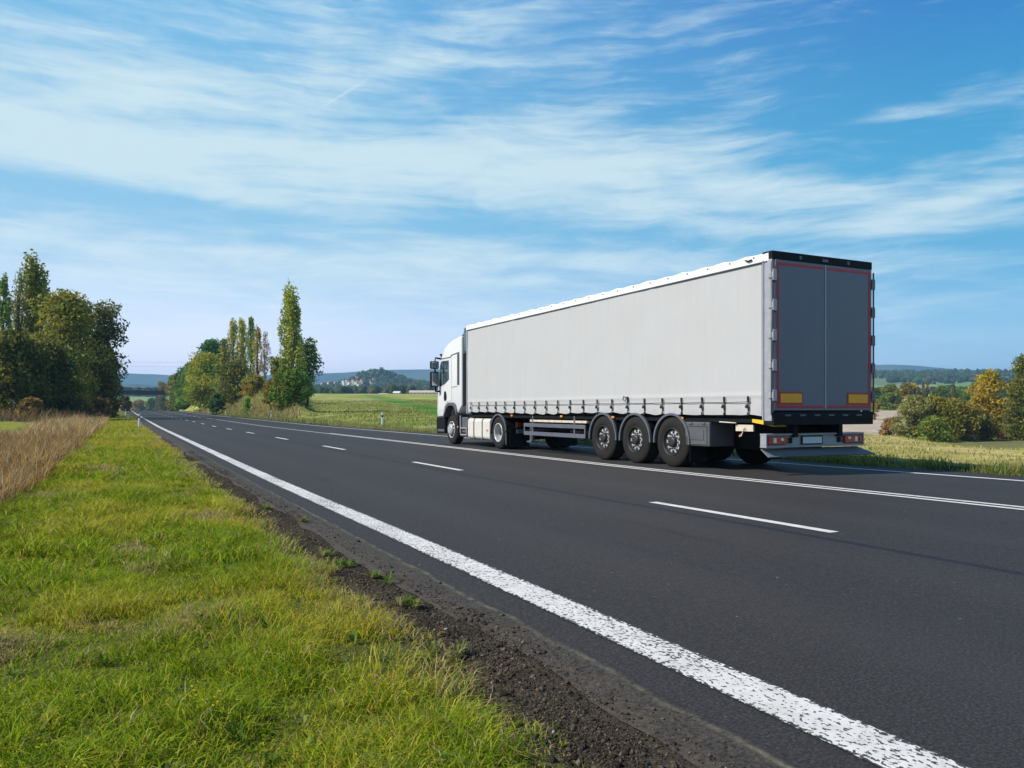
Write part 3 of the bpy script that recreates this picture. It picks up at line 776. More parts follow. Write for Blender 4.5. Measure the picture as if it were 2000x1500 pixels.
for uu, ZZ, vt, wp, lab, cols, wts, nn in [
        (439, 150, 652, 32, 'short yellowish poplar, leftmost of the poplars on the bank', POP + OLIVE, [2, 2, 2, 2, 2, 2, 2], 2600),
        (455, 152, 620, 32, 'slender poplar second from left on the bank', POP, E4, 3400),
        (472, 154, 618, 32, 'slender poplar in the middle of the five on the bank', POP, E4, 3400),
        (490, 150, 611, 30, 'greenish poplar with the highest tip on the bank', [(.08, .12, .03), (.12, .13, .03), (.06, .10, .025)], E3, 2800),
        (503, 148, 632, 28, 'thin brownish poplar right of the highest tip on the bank', POP + RUST, [2, 2, 2, 2, 1, 1, 2, 0.5], 1700)]:
    tree('poplar_tree', lab, 'tree', uu, ZZ, vt, wp, 'poplar', cols, wts, nn, .34, GP, .12, 100)
tree('bare_tree', 'nearly bare pinkish brown tree right of the bank poplars', 'tree', 517, 146, 642, 26, 'poplar', [(.16, .11, .06), (.12, .10, .05)], [1, 1], 1100, .28, GM, .3, 70, bark='bark_pale')
tree('broad_tree', 'tall dark green broadleaf tree behind the yellowing maple', 'tree', 414, 205, 668, 66, 'round', [(.03, .08, .014), (.04, .10, .018), (.025, .06, .012)], E3, 7500, .42, GM, .08, 100)
tree('maple_tree', 'yellowing round maple above the grassy bank', 'tree', 402, 172, 694, 96, 'round', YELO + MIDG, [3, 3, 1.5, 2, 1, 1, 1, .5], 9500, .36, GM, .14, 120)
tree('shrub', 'rounded olive bush below the slender poplars', 'shrub', 458, 140, 704, 70, 'bush', OLIVE + DARKG, [3, 3, 2, 1, 1, 1, 1], 6500, .28, GM, .02, 90, stems=3)
tree('shrub', 'green bush squeezed between the yellowing maple and the rounded olive bush', 'shrub', 436, 160, 708, 58, 'bush', MIDG + OLIVE, [2, 2, 2, 1, 1, 1, 1], 4500, .32, GM, .02, 70, stems=3)
tree('shrub', 'orange tinted bush at the foot of the bare tree', 'shrub', 496, 130, 736, 60, 'bush', YELO + RUST + OLIVE, [1.5, 2, 2, 1, 1, 1, 2, .5, 2, 2, 1], 4200, .26, GM, .02, 80, stems=3)
tree('small_tree', 'small dark stemmed tree between orange bush and tall poplar', 'tree', 530, 100, 742, 34, 'round', OLIVE + RUST, [3, 3, 2, 1, 1, 1, .5], 2600, .22, GM, .28, 60)
tree('shrub', 'low blue green shrub on the bank under the maple', 'shrub', 424, 132, 768, 30, 'bush', [(.035, .065, .02), (.05, .08, .03)], [1, 1], 2200, .26, GM, .02, 50, stems=3)
tree('shrub', 'small bright green shrub low on the grassy bank', 'shrub', 482, 112, 778, 18, 'bush', [(.09, .17, .02), (.07, .13, .02)], [1, 1], 900, .22, GM, .02, 40, stems=3)
for uu, ZZ, vt, wp, lab, cols, wts in [
        (376, 222, 706, 44, 'light green tree left of the dark green broadleaf tree', MIDG, E4),
        (358, 246, 722, 44, 'deep green tree in the roadside row toward the bridge', DARKG + MIDG, [2, 2, 1, 1, 3, 2, 2, 1]),
        (349, 275, 728, 34, 'olive green tree in the roadside row toward the bridge', MIDG + OLIVE, [2, 1, 2, 1, 2, 2, 2]),
        (338, 315, 734, 26, 'brownish tree in the roadside row above the bridge end', OLIVE + RUST, [3, 2, 3, 1, 1, 1, 1]),
        (316, 430, 746, 24, 'far brown tree rising behind the bridge end', OLIVE + RUST, [3, 2, 3, 1, 1, 1, 1]),
        (343, 262, 760, 26, 'low dark green bush by the road near the bridge', DARKG + MIDG, [3, 3, 2, 1, 2, 1, 2, 1]),
        (360, 232, 756, 34, 'low light green bush by the road below the roadside row', MIDG, E4)]:
    tree('roadside_tree', lab, 'tree', uu, ZZ, vt, wp, 'bush' if vt > 750 else 'round', cols, wts, 5200, .48, GM, .03, 80, stems=2)
for uu, ZZ, vt, wp, lab, cols in [(272, 520, 784, 34, 'brown bush under the bridge in the far dip', RUST + OLIVE), (296, 500, 780, 34, 'green tree seen under the bridge beside the pier', MIDG + DARKG), (312, 480, 776, 26, 'green tree right of the bridge pier', MIDG + DARKG)]:
    tree('far_tree', lab, 'tree', uu, ZZ, vt, wp, 'bush', cols, [1] * len(cols), 2400, .9, 'trees seen under the bridge', .02, 50)

GR = 'trees beyond the right field'
tree('conifer_tree', 'tall dark spruce cut by the right border of the picture', 'tree', 2008, 112, 694, 90, 'conifer', DARKG + YELO, [3, 3, 2, 1, .5, 1.4, .3, 1], 11000, .26, GR, .05, 160, sink=.5)
tree('conifer_tree', 'broad dark green tree in front of the spruce at the right border', 'tree', 1996, 108, 744, 62, 'bush', DARKG + OLIVE, [2, 2, 1, 2, 2, 1, 2], 8500, .25, GR, .02, 110, sink=.5)
tree('maple_tree', 'bright orange maple left of the dark spruce', 'tree', 1934, 118, 728, 66, 'round', ORAN + YELO, [3, 3, 2, 2, 1, 1, 1, .4], 9500, .27, GR, .08, 120, sink=.5)
for uu, ZZ, vt, wp, lab, cols, wts, nn in [
        (1786, 104, 774, 74, 'pale olive willow bush at the left end of the field hedge', [(.13, .125, .04), (.10, .10, .03), (.16, .15, .05)], E3, 6500),
        (1830, 104, 777, 78, 'yellowish olive bush in the middle of the field hedge', OLIVE + [(.18, .15, .04)], [3, 3, 1, 1], 6500),
        (1868, 106, 782, 76, 'rust tinged olive bush right of centre in the field hedge', OLIVE + RUST, [3, 3, 2, .6, .6, .4, .4], 6000),
        (1906, 108, 802, 84, 'dark brown green bush at the right end of the field hedge', DARKG + RUST, [3, 3, 3, 1, 1, 1, .3, 1], 6000),
        (1824, 100, 818, 74, 'low leafy bush in front of the field hedge', OLIVE + MIDG, [3, 2, 2, 1, 1, 1, 1], 3000)]:
    tree('shrub', lab, 'shrub', uu, ZZ, vt, wp, 'bush', cols, wts, nn, .24, GR, .02, 100, stems=4, sink=.2)
tree('undergrowth', 'reddish brown low scrub at the end of the pale ploughed strip', 'shrub', 1742, 118, 818, 46, 'bush', RUST + OLIVE, [3, 3, 2, 2, 1, 1, 1], 2600, .22, GR, .02, 50, stems=4)
for uu, ZZ, vt, wp, lab, cols, wts in [
        (1712, 300, 758, 34, 'dark green tree beside the rear corner of the trailer', DARKG + MIDG, [3, 3, 2, 1, 1, 1, 1, .5]),
        (1738, 280, 754, 44, 'rounded olive green tree behind the ploughed strip', OLIVE + MIDG, [2, 2, 3, 1, 1, 1, 1]),
        (1774, 285, 750, 48, 'rust topped tree behind the pale willow bush', RUST + OLIVE + ORAN, [1, 1, 2, .5, 2, 2, 3, .5, .3, 1, 1]),
        (1838, 300, 758, 52, 'mid green tree behind the middle of the field hedge', MIDG + OLIVE, [2, 1, 3, 1, 1, 1, 2]),
        (1880, 300, 760, 48, 'light green tree behind the right half of the field hedge', MIDG, E4),
        (1906, 320, 752, 40, 'green tree left behind the orange maple', MIDG + OLIVE, [1, 1, 2, 1, 1, 1, 1])]:
    tree('broad_tree', lab, 'tree', uu, ZZ, vt, wp, 'round', cols, wts, 4200, .6, GR, .05, 70)
tree('small_tree', 'small orange tree peeping out behind the trailer corner', 'tree', 1708, 190, 786, 14, 'round', ORAN, E4, 1200, .28, GR, .05, 40)
for uu, vt, lab in [(1793, 752, 'first thin dark poplar from the left beyond the hedge'), (1803, 744, 'second thin dark poplar from the left beyond the hedge'), (1812, 746, 'third thin dark poplar from the left beyond the hedge'), (1824, 760, 'short thin poplar, fourth from the left beyond the hedge'),
                    (1862, 747, 'single thin poplar above the middle of the hedge'), (1886, 764, 'short thin poplar left of the orange maple'), (1901, 744, 'thin poplar touching the left side of the orange maple')]:
    tree('poplar_tree', lab, 'tree', uu, 270, vt, 9, 'poplar', DARKG + RUST, [2, 2, 2, 1, 1, 2, .5, 1], 1100, .5, 'thin poplars in the right valley', .05, 50)

# far woods: crowns by the hundred on the hills
def ico():
    bm = bmesh.new(); bmesh.ops.create_icosphere(bm, subdivisions=2, radius=1)
    v = np.array([q.co[:] for q in bm.verts]); f = np.array([[q.index for q in p.verts] for p in bm.faces]); bm.free(); return v, f
IV, IF = ico()
def wood(name, label, x, y, s, cols, wts, seed, tall=1.15):
    r = np.random.default_rng(seed); n = len(x)
    z = ground(x, y)
    rough = 1 + .75 * (r.random((n, len(IV))) - .5)
    sx = s[:, None] * (.8 + .5 * r.random((n, 1)))
    V = np.stack([IV[None, :, 0] * rough * sx * .55, IV[None, :, 1] * rough * sx * .55, (IV[None, :, 2] * .55 * tall * rough + .45 * tall) * s[:, None]], -1)
    V += np.stack([x, y, z], 1)[:, None]
    lv = (IF[None] + (np.arange(n) * len(IV))[:, None, None]).ravel()
    c = pal(n, cols, wts, .3, r)
    cv = np.repeat(c, len(IV), 0) * (1 + .7 * (r.random((n * len(IV), 1)) - .5))
    o = mesh_np(name, V.reshape(-1, 3), lv, np.full(n * len(IF), 3), cv, 'leaf')
    return tag(o, label, 'woodland', kind='stuff')
WC = [(.05, .09, .022), (.07, .11, .024), (.11, .12, .03), (.14, .10, .04), (.04, .065, .018)]
r = np.random.default_rng(77)
U = r.uniform(590, 960, 3400); Zs = r.uniform(1080, 1760, 3400); px, py = spot(U, Zs)
tx = (px - HILLX) * CT - (py - HILLY) * ST; tz = (px - HILLX) * ST + (py - HILLY) * CT
bumpv = np.exp(-(tx / 85) ** 2 - (tz / 220) ** 2) + .8 * np.exp(-((tx - 80) / 210) ** 2 - (tz / 300) ** 2)
kp = (r.random(3400) < np.clip(bumpv * 2.2, .12, 1)) & (fbm(px / 60, py / 60, 2) > .28)
HV = [(612, 752), (628, 750), (642, 749), (654, 748), (671, 746), (678, 744), (683, 748), (689, 745), (695, 747), (697, 738), (700, 741), (707, 743), (706, 748), (722, 747), (727, 744), (730, 742), (702, 751), (674, 748), (664, 749)]
def hit(u, v, z0=1240, z1=1700):
    Zs_ = np.linspace(z0, z1, 800); x_, y_ = spot(u, Zs_); g_ = ground(x_, y_); ray = zat(v, Zs_)
    ok = g_ + 2.5 >= ray
    return float(Zs_[np.argmax(ok)]) if ok.any() else 1300.
HZs = [hit(u_, v_) for u_, v_ in HV]
for (u_, v_), z_ in zip(HV, HZs):
    kp &= ~((np.abs(U - u_) < 3.6) & (Zs < z_ + 6) & (Zs > z_ - 120))
wood('hill_wood', 'mixed woodland covering the distant village hill', px[kp], py[kp], r.uniform(4.5, 8.5, kp.sum()), WC, [3, 3, 3, 1.6, 2], 3)
U = r.uniform(596, 900, 260); Zs = r.uniform(560, 980, 260); px, py = spot(U, Zs)
wood('meadow_edge_wood', 'line of trees and bushes along the far edge of the meadow', px, py, r.uniform(3.0, 6.5, 260), WC, [3, 4, 3, .6, 2], 4)
n = 5200; ph = np.radians(r.uniform(44, 66, n)); dd = np.sqrt(r.uniform(430 ** 2, 2350 ** 2, n)); px, py = np.sin(ph) * dd, np.cos(ph) * dd
m_ = fbm(px / 260 + 5, py / 150, 3); kp = (m_ > .50) | (dd > 1960) & (r.random(n) < .35)
kp &= ~((dd > 1500) & (dd < 1960) & (ph > np.radians(53.2)) & (m_ < .6))
wood('valley_wood', 'woods and hedges patterning the far valley slope at right', px[kp], py[kp], r.uniform(5, 8.5, kp.sum()), WC, [4, 3, 2.2, .5, 3], 6)
n = 240; ph = np.radians(r.uniform(-6, 6, n)); dd = r.uniform(1150, 1700, n); px, py = np.sin(ph) * dd, np.cos(ph) * dd
wood('bridge_wood', 'strip of woodland far beyond the bridge', px, py, r.uniform(7, 12, n), WC, [4, 3, 2, .5, 3], 8)

# ------------------------------------------------------------------ hills on the skyline
def ridge(us, vs, dist, depth, seed, rough=6.):
    uu = np.linspace(us[0], us[-1], 260); vt = np.interp(uu, us, vs)
    k = np.exp(-.5 * (np.arange(-14, 15) / 5.) ** 2); k /= k.sum(); vt = np.convolve(np.pad(vt, 14, mode='edge'), k, mode='valid')
    s = np.linspace(-1, 1, 26)
    UU, S = np.meshgrid(uu, s); Zd = dist + S * depth
    x, y = spot(UU, Zd)
    top = CH + (HZ - np.broadcast_to(vt, UU.shape)) / F * dist
    z = 5 + (top - 5) * np.cos(S * PI / 2) ** 1.3 + (fbm(x / 260, y / 260, 4) - .5) * rough * np.cos(S * PI / 2)
    V = np.stack([x.ravel(), y.ravel(), z.ravel()], 1); nx_ = len(uu); ii = np.arange(len(V)).reshape(UU.shape)
    q = np.stack([ii[:-1, :-1], ii[:-1, 1:], ii[1:, 1:], ii[1:, :-1]], -1).reshape(-1, 4)
    return V, q
tag(join('hills', [ridge([-300, 100, 230, 290, 350, 420, 500, 560, 600, 640, 680, 720, 800, 860, 1000, 1300, 1600, 1700, 1757, 1800, 1850, 2000, 2300],
                         [733, 732, 731, 728, 735, 741, 735, 730, 725, 731, 729, 724, 721, 722, 722, 718, 716, 714, 708, 713, 722, 726, 728], 4400, 800, 1, 12.)], 'hill_wooded', smooth=True), kind='structure')
tag(join('hills', [ridge([-300, 150, 240, 300, 345, 420, 520, 640, 760, 900], [748, 750, 748, 752, 757, 764, 760, 756, 752, 750], 2700, 450, 2, 8.)], 'hill_wooded', smooth=True), kind='structure')

# ------------------------------------------------------------------ village, sheds, pole, bridge
def house(u, v, w, hgt, label, wall='house_wall', roof='roof_red', rz=0., group='white village houses on the hill', Z=None):
    x, y = spot(u, Z); z = zat(v, Z) - hgt * .5
    zg = gz(x, y)
    root = empty('village_house', (x, y, min(z, zg + 6))); root.rotation_euler = (0, 0, -TH + rz); tag(root, label, 'house', group)
    zb = min(0, zg - root.location.z - .5)
    MB().box(-w / 2, w / 2, -w * .4, w * .4, zb, hgt * .70).build('wall', wall, root)
    MB().prism([(-w * .46, hgt * .70), (w * .46, hgt * .70), (0, hgt * 1.02)], -w * .54, w * .54).build('roof', roof, root)
    mw = MB()
    for k in (-.28, .28): mw.box(k * w - w * .07, k * w + w * .07, -w * .4 - .06, -w * .4 - .02, hgt * .2, hgt * .45)
    mw.build('window', 'window_dark', root)
    return root
for k, (uu, vv) in enumerate(HV):
    house(uu, vv, random.uniform(4.5, 6.8), random.uniform(5.0, 6.8), 'small white house with a red roof among the trees of the distant hill village', rz=random.uniform(-.8, .8), Z=HZs[k])

x, y = spot(738, 1460); zt = gz(x, y)
rt_ = empty('castle_ruin', (x, y, zt)); tag(rt_, 'grey stone castle ruin on top of the wooded village hill', 'ruin')
MB().box(-8, 4, -4, 4, -1, 8).box(-8, -5, -4, 4, 8, 10).build('wall', 'old_stone', rt_)
MB().box(4.05, 9, -3.5, 3.5, -1, 12).box(4.2, 5.4, -3.4, 3.4, 12, 13).box(7.4, 8.8, -3.4, 3.4, 12, 13).build('tower', 'old_stone', rt_)

def shed(name, label, u0, u1, v0, v1, Z, wall, roof, cat='building', nwin=8):
    uc = (u0 + u1) / 2; x, y = spot(uc, Z); L = (u1 - u0) / F * Z; z1 = zat(v0, Z); zb = gz(x, y) - .4; hh = z1 - zb
    root = empty(name, (x, y, zb)); root.rotation_euler = (0, 0, -TH); tag(root, label, cat)
    MB().box(-L / 2, L / 2, -5, 5, 0, hh * .62).build('wall', wall, root)
    MB().prism([(-5.5, hh * .6), (5.5, hh * .6), (0, hh)], -L / 2 - .4, L / 2 + .4).build('roof', roof, root)
    mw = MB()
    for k in range(nwin):
        c = -L / 2 + (k + .5) * L / nwin; mw.box(c - L / nwin * .3, c + L / nwin * .3, -5.06, -5.02, hh * .2, hh * .45)
    mw.build('window', 'window_dark', root)
shed('factory_shed', 'long low shed with a pale pink roof beside the truck cab', 801, 905, 762.5, 772, 560, 'house_wall', 'roof_pink', nwin=14)
shed('white_shed', 'small white shed at the meadow edge left of the pink roofed shed', 770, 781, 764, 770, 560, 'house_wall', 'house_wall', nwin=2)
shed('white_shed', 'low pale hut at the meadow edge, farthest left of the three sheds', 742, 757, 768, 773, 520, 'house_wall', 'plank_beige', nwin=2)

x, y = spot(699, 372); z = gz(x, y)
rt_ = empty('utility_pole', (x, y, z)); tag(rt_, 'thin wooden utility pole standing in the meadow before the village hill', 'pole')
MB().lathe([(-.3, .16), (zat(738, 372) - z, .10)], 'z', 8).build('pole', 'pole_wood', rt_)
MB().box(-.9, .9, -.06, .06, zat(741, 372) - z, zat(740, 372) - z + .05).build('crossarm', 'pole_wood', rt_)

for (v0, v1, lab) in ((710, 716, 'lower of the two thin power cables crossing above the bridge'), (702, 707, 'upper of the two thin power cables crossing above the bridge')):
    pts = []
    for k in range(13):
        q = k / 12; uu = 150 + q * 280; ZZ = 232; x, y = spot(uu, ZZ)
        pts.append((x, y, zat(v0 + (v1 - v0) * q + 3 * (1 - (2 * q - 1) ** 2), ZZ)))
    tag(MB().tube(pts, .016, 5).build('power_cable', 'cable'), lab, 'cable', 'power cables')

BY = 400.0
rt_ = empty('road_bridge', (14.3, BY, float(R(BY)))); tag(rt_, 'flat concrete road bridge crossing the road in the distance', 'bridge')
zd = zat(771, 362) - float(R(BY)); zt = zat(762.5, 362) - float(R(BY))
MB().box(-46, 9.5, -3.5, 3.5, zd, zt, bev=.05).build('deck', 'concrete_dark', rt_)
mb = MB()
for sy in (-3.4, 3.3):
    mb.box(-46, 9.5, sy, sy + .1, zt + .85, zt + .97)
    mb.box(-46, 9.5, sy, sy + .08, zt + .40, zt + .48)
    for k in range(24): mb.box(-45.9 + k * 2.4, -45.8 + k * 2.4, sy, sy + .1, zt + .003, zt + .85)
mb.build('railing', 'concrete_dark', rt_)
for lx in (0., -22.):
    MB().box(lx - .55, lx + .55, -2.4, 2.4, -1, zd - .003, bev=.05).build('pier', 'concrete', rt_)
MB().box(9.55, 12, -4, 4, -3, zt - .02).build('abutment', 'concrete', rt_)

# ------------------------------------------------------------------ delineator posts
def post():
    root = empty('delineator_post')
    mb = MB()
    def sect(z0, z1, zs=None):
        n = 14; pts = [(.065 * math.cos(2 * PI * i / n), .045 * math.sin(2 * PI * i / n)) for i in range(n)]
        vs = [(a, b, z0) for a, b in pts] + [(a, b, z1 + (a * .8 if zs else 0)) for a, b in pts]
        mb.add(vs, [tuple(range(n))[::-1], tuple(range(n, 2 * n))] + [(i, (i + 1) % n, n + (i + 1) % n, n + i) for i in range(n)])
    sect(-.2, .66); mb.build('stake', 'post_white', root)
    mb = MB(); sect(.66, .80); mb.build('band', 'post_band', root)
    mb = MB(); sect(.80, .93, 1); mb.build('cap', 'post_white', root)
    MB().box(-.022, .022, -.053, -.047, .685, .775).build('reflector', 'lens_amber', root)
    return root
p0 = post()
lefts = [(272, 50, 'nearest white delineator post on the left verge, with black band'), (250, 76, 'second white delineator post on the left verge, by the shade'), (245.5, 118, 'farthest white delineator post on the left, deep in tree shade')]
rights = [(747, 50, 'nearest white delineator post across the road, in front of the meadow'), (530, 86, 'white delineator post across the road below the small dark stemmed tree'), (441, 125, 'far white delineator post across the road at the foot of the bank')]
for k, (uu, ZZ, lab) in enumerate(lefts + rights):
    o = p0 if k == 0 else dup(p0)
    x, y = spot(uu, ZZ); o.location = (x, y, gz(x, y)); tag(o, lab, 'delineator post', 'delineator posts along the road')
    if k >= 3: o.rotation_euler = (0, 0, PI)

# ------------------------------------------------------------------ the truck
TX, TY = 11.495, 10.27
truck = empty('articulated_truck', (TX, TY, float(R(17))))
tag(truck, 'white articulated truck with a light grey curtain sided trailer driving away on the far lane', 'truck')
HWD = 1.275; L = 13.6

# curtain: one gently billowing sheet per side
def curtain(side):
    yy = np.linspace(.22, L - .06, 200); zz = np.concatenate([np.linspace(1.12, 1.5, 14), np.linspace(1.56, 3.83, 26)])
    YY, ZZ = np.meshgrid(yy, zz)
    bay = np.sin((YY - .55) / .632 * PI) ** 2
    low = np.exp(-(ZZ - 1.12) / .10)
    x = HWD - .012 + .018 * (fbm(YY / 1.1, ZZ / .9, 3) - .5) + .010 * np.sin(YY * 5 + ZZ) * sstep(3.6, 2.6, ZZ) * .4 - .022 * low * bay
    x = x + .012 * np.exp(-((ZZ - 1.46) / .03) ** 2)
    for py_ in (3.5, 6.85, 10.2): x = x + .010 * np.exp(-((YY - py_) / .09) ** 2)
    x = x + .006 * (fbm(YY * 1.6 + ZZ * .5, ZZ * .35 + 3, 4) - .5) * sstep(3.8, 3.2, ZZ)
    z = ZZ - .028 * low * bay * fbm(YY * .9, YY * 0, 2) * 1.6 - .02 * low * np.sin(YY * .9)
    V = np.stack([(side * x).ravel(), YY.ravel(), z.ravel()], 1)
    ii = np.arange(V.shape[0]).reshape(YY.shape)
    q = np.stack([ii[:-1, :-1], ii[:-1, 1:], ii[1:, 1:], ii[1:, :-1]], -1).reshape(-1, 4)
    if side < 0: q = q[:, ::-1]
    return mesh_np('curtain', V, q.ravel(), np.full(len(q), 4), mat='curtain_pvc', parent=truck, smooth=True)
cl = curtain(-1); cr_ = curtain(1)
# lengthwise tension cord along the hem
mb = MB(); mb.tube([(-HWD - .012, .5 + .632 * k, 1.345 - (.012 if k % 2 else 0)) for k in range(21)], .006, 5)
mb.build('tension_cord', 'strap_black', cl)
def strap():
    mb = MB(); x = -HWD
    mb.box(x - .032, x - .012, -.022, -.006, 1.36, 1.445, bev=.004).box(x - .032, x - .012, .006, .022, 1.36, 1.445, bev=.004)
    mb.box(x - .030, x - .014, -.018, .018, 1.335, 1.365, bev=.003)
    mb.box(x - .022, x - .014, -.012, .012, 1.12, 1.34)
    mb.prism([(.030, 1.30), (-.012, 1.29), (-.014, 1.22), (.03, 1.225), (.062, 1.245)], x - .045, x - .022)
    mb.box(x - .034, x - .012, -.016, .016, 1.09, 1.145, bev=.003)
    return mb
s0 = strap().build('strap', 'strap_black', cl, loc=(0, .55, 0))
for k in range(1, 21): dup(s0, cl, (0, .55 + .632 * k, 0))
MB().box(-HWD - .03, -HWD - .016, 4.32, 4.38, 1.40, 1.50, bev=.01).tube([(-HWD - .03, 4.40, 1.47), (-HWD - .04, 4.47, 1.50), (-HWD - .04, 4.50, 1.44), (-HWD - .03, 4.45, 1.40)], .012, 6).build('loose_buckle', 'strap_black', cl)
# roof
mb = MB()
prof = [(-HWD - .004, 3.84), (-HWD - .010, 3.955), (-HWD + .03, 3.99), (-.9, 4.0), (0, 4.01), (.9, 4.0), (HWD - .03, 3.99), (HWD + .010, 3.955), (HWD + .004, 3.84)]
ny_ = 46; vs = []
for i in range(ny_):
    yv = .06 + (L - .03) * i / (ny_ - 1); sag = .012 * math.cos(i * PI) + .006 * math.sin(i * 1.7)
    for k, (a, z) in enumerate(prof): vs.append((a, yv, z + (sag if 1 <= k <= 7 else 0)))
npf = len(prof)
mb.add(vs, [(i * npf + k, i * npf + k + 1, (i + 1) * npf + k + 1, (i + 1) * npf + k) for i in range(ny_ - 1) for k in range(npf - 1)], 0)
mb.build('roof_sheet', 'roof_white', truck)
mb = MB()
for k in range(22): mb.box(-HWD - .018, -HWD - .011, .4 + .62 * k, .43 + .62 * k, 3.93, 3.955)
split(mb, 'roof_rivet', 'dark_trim', truck)
MB().box(-HWD - .016, HWD + .016, .10, L, 3.822, 3.838).build('top_rail', 'guard_grey', truck)
MB().tube([(-HWD - .02, .62, 3.93), (-HWD - .03, .55, 3.90), (-HWD - .03, .45, 3.91)], .014, 6).build('roof_buckle', 'strap_black', truck)
MB().box(-HWD + .02, HWD - .02, L - .05, L + .015, 1.05, 3.82, bev=.01).build('front_wall', 'roof_white', truck)
split(MB().box(-HWD - .006, -HWD + .05, L - .05, L + .02, 1.06, 3.80, bev=.012).box(HWD - .05, HWD + .006, L - .05, L + .02, 1.06, 3.80, bev=.012), 'corner_post', 'rail_alu', truck)
# floor, rails, chassis
MB().box(-HWD + .14, HWD - .14, .12, L - .06, 1.03, 1.10).box(-HWD + .06, -HWD + .12, .12, L - .1, .96, 1.03).box(HWD - .12, HWD - .06, .12, L - .1, .96, 1.03).build('floor', 'chassis_black', truck)
mb = MB()
for sx in (-.62, .5): mb.box(sx, sx + .12, .35, 9.2, .62, 1.03).box(sx, sx + .12, 9.2, L - .3, .86, 1.03)
for k in range(18): mb.box(-1.15, 1.15, .5 + .72 * k, .58 + .72 * k, .92, 1.028)
mb.box(-1.0, 1.0, 6.3, 7.4, .45, .9, bev=.04)                 # pallet cage between the rails
mb.box(-.55, .55, .5, 1.9, .42, .9, bev=.05)
mb.build('trailer_chassis', 'chassis_black', truck)
AX = [2.82, 4.12, 5.42]
mb = MB()
for a in AX:
    mb.tube([(-.95, a, .53), (.95, a, .53)], .075, 10)
    for sx in (-.6, .6): mb.box(sx - .06, sx + .06, a - .08, a + .45, .50, .66).lathe([(.62, .13), (.92, .15)], 'z', 12, (sx, a - .12, 0))
split(mb, 'axle', 'chassis_black', truck)

# wheels (outer face towards -x)
def tyre(w, R_, ri, wide=True):
    mb = MB(); a = w / 2
    prof = [(a - .03, ri - .012), (a, ri + .02), (a + .004, ri + .10), (a - .006, R_ - .07), (a - .025, R_ - .02), (a - .05, R_ - .004)]
    tread = []
    for k in (-.24, -.08, .08, .24):
        tread += [(k * w + .012, R_), (k * w + .008, R_ - .014), (k * w - .008, R_ - .014), (k * w - .012, R_)]
    tread = sorted(tread, key=lambda q: -q[0])
    prof = prof + [(q[0], q[1]) for q in tread] + [(-q[0], q[1]) for q in reversed(prof)]
    mb.lathe([(-q[0], q[1]) for q in prof] + [(a - .03, ri - .012 - .001), (-a + .03, ri - .012 - .001)], 'x', 56, closed=True)
    mb.lathe([(-a - .0045, ri + .045), (-a - .009, ri + .05), (-a - .0045, ri + .056)], 'x', 56, caps=False)
    return mb
def wheel_trailer():
    root = empty('wheel', parent=truck)
    tyre(.385, .53, .29).build('tyre', 'rubber', root)
    a = .1925; mb = MB()
    mb.lathe([(-a + .03, .295), (-a - .004, .290), (-a - .002, .276), (-a + .03, .268), (-a + .075, .262), (-a + .085, .245)], 'x', 48, m=1, caps=False)
    mb.lathe([(-a + .085, .247), (-a + .060, .238), (-a + .052, .20), (-a + .058, .155), (-a + .060, .12), (-a + .06, .0)], 'x', 48, m=0, caps=False)
    mb.lathe([(-a + .06, .118), (-a + .01, .110), (-a - .012, .092), (-a - .018, .06), (-a - .018, 0)], 'x', 28, m=2)
    for k in range(10):
        q = 2 * PI * k / 10
        mb.lathe([(-a + .062, .034), (-a + .0475, .034), (-a + .0475, 0)], 'x', 12, (0, .203 * math.cos(q), .203 * math.sin(q)), m=3)
        q += PI / 10
        mb.lathe([(-a + .058, .017), (-a + .028, .016), (-a + .024, .009), (-a + .024, 0)], 'x', 8, (0, .148 * math.cos(q), .148 * math.sin(q)), m=2)
    mb.build('rim', ['alloy', 'steel_dark', 'steel_dark', 'hole_dark'], root)
    return root
w0 = wheel_trailer()
XW = HWD - .02 - .1925
first = True
for a in AX:
    for sd in (-1, 1):
        if first: o = w0; first = False
        else: o = dup(w0)
        o.location = (sd * XW, a, .53); o.rotation_euler = (random.uniform(0, .5), 0, 0 if sd < 0 else PI)
def wheel_drive():
    root = empty('wheel', parent=truck)
    t1 = tyre(.30, .50, .285)
    b2 = MB(); b2.v = [(q[0] + .34, q[1], q[2]) for q in t1.v]; b2.f = t1.f; b2.m = t1.m; b2.sm = t1.sm
    b3 = MB(); b3.add(t1.v, t1.f, 0, True); b3.add(b2.v, b2.f, 0, True); b3.build('tyre', 'rubber', root)
    a = .15; mb = MB()
    mb.lathe([(-a + .03, .292), (-a - .008, .290), (-a - .008, .262), (-a + .02, .254)], 'x', 44, m=0, caps=False)
    mb.lathe([(-a + .02, .254), (-a + .10, .246), (-a + .17, .225), (-a + .20, .19)], 'x', 44, m=1, caps=False)
    mb.lathe([(-a + .20, .192), (-a + .19, .10), (-a + .09, .095), (-a + .07, .05), (-a + .07, 0)], 'x', 32, m=2)
    for k in range(10):
        q = 2 * PI * k / 10; mb.lathe([(-a + .2, .014), (-a + .165, .014), (-a + .165, 0)], 'x', 8, (0, .15 * math.cos(q), .15 * math.sin(q)), m=0)
    mb.build('rim', ['alloy', 'alloy', 'steel_dark'], root)
    return root
wd = wheel_drive(); wd.location = (-HWD + .04 + .15, 11.25, .50)
w2 = dup(wd); w2.location = (HWD - .04 - .15, 11.25, .50); w2.rotation_euler = (0, 0, PI)
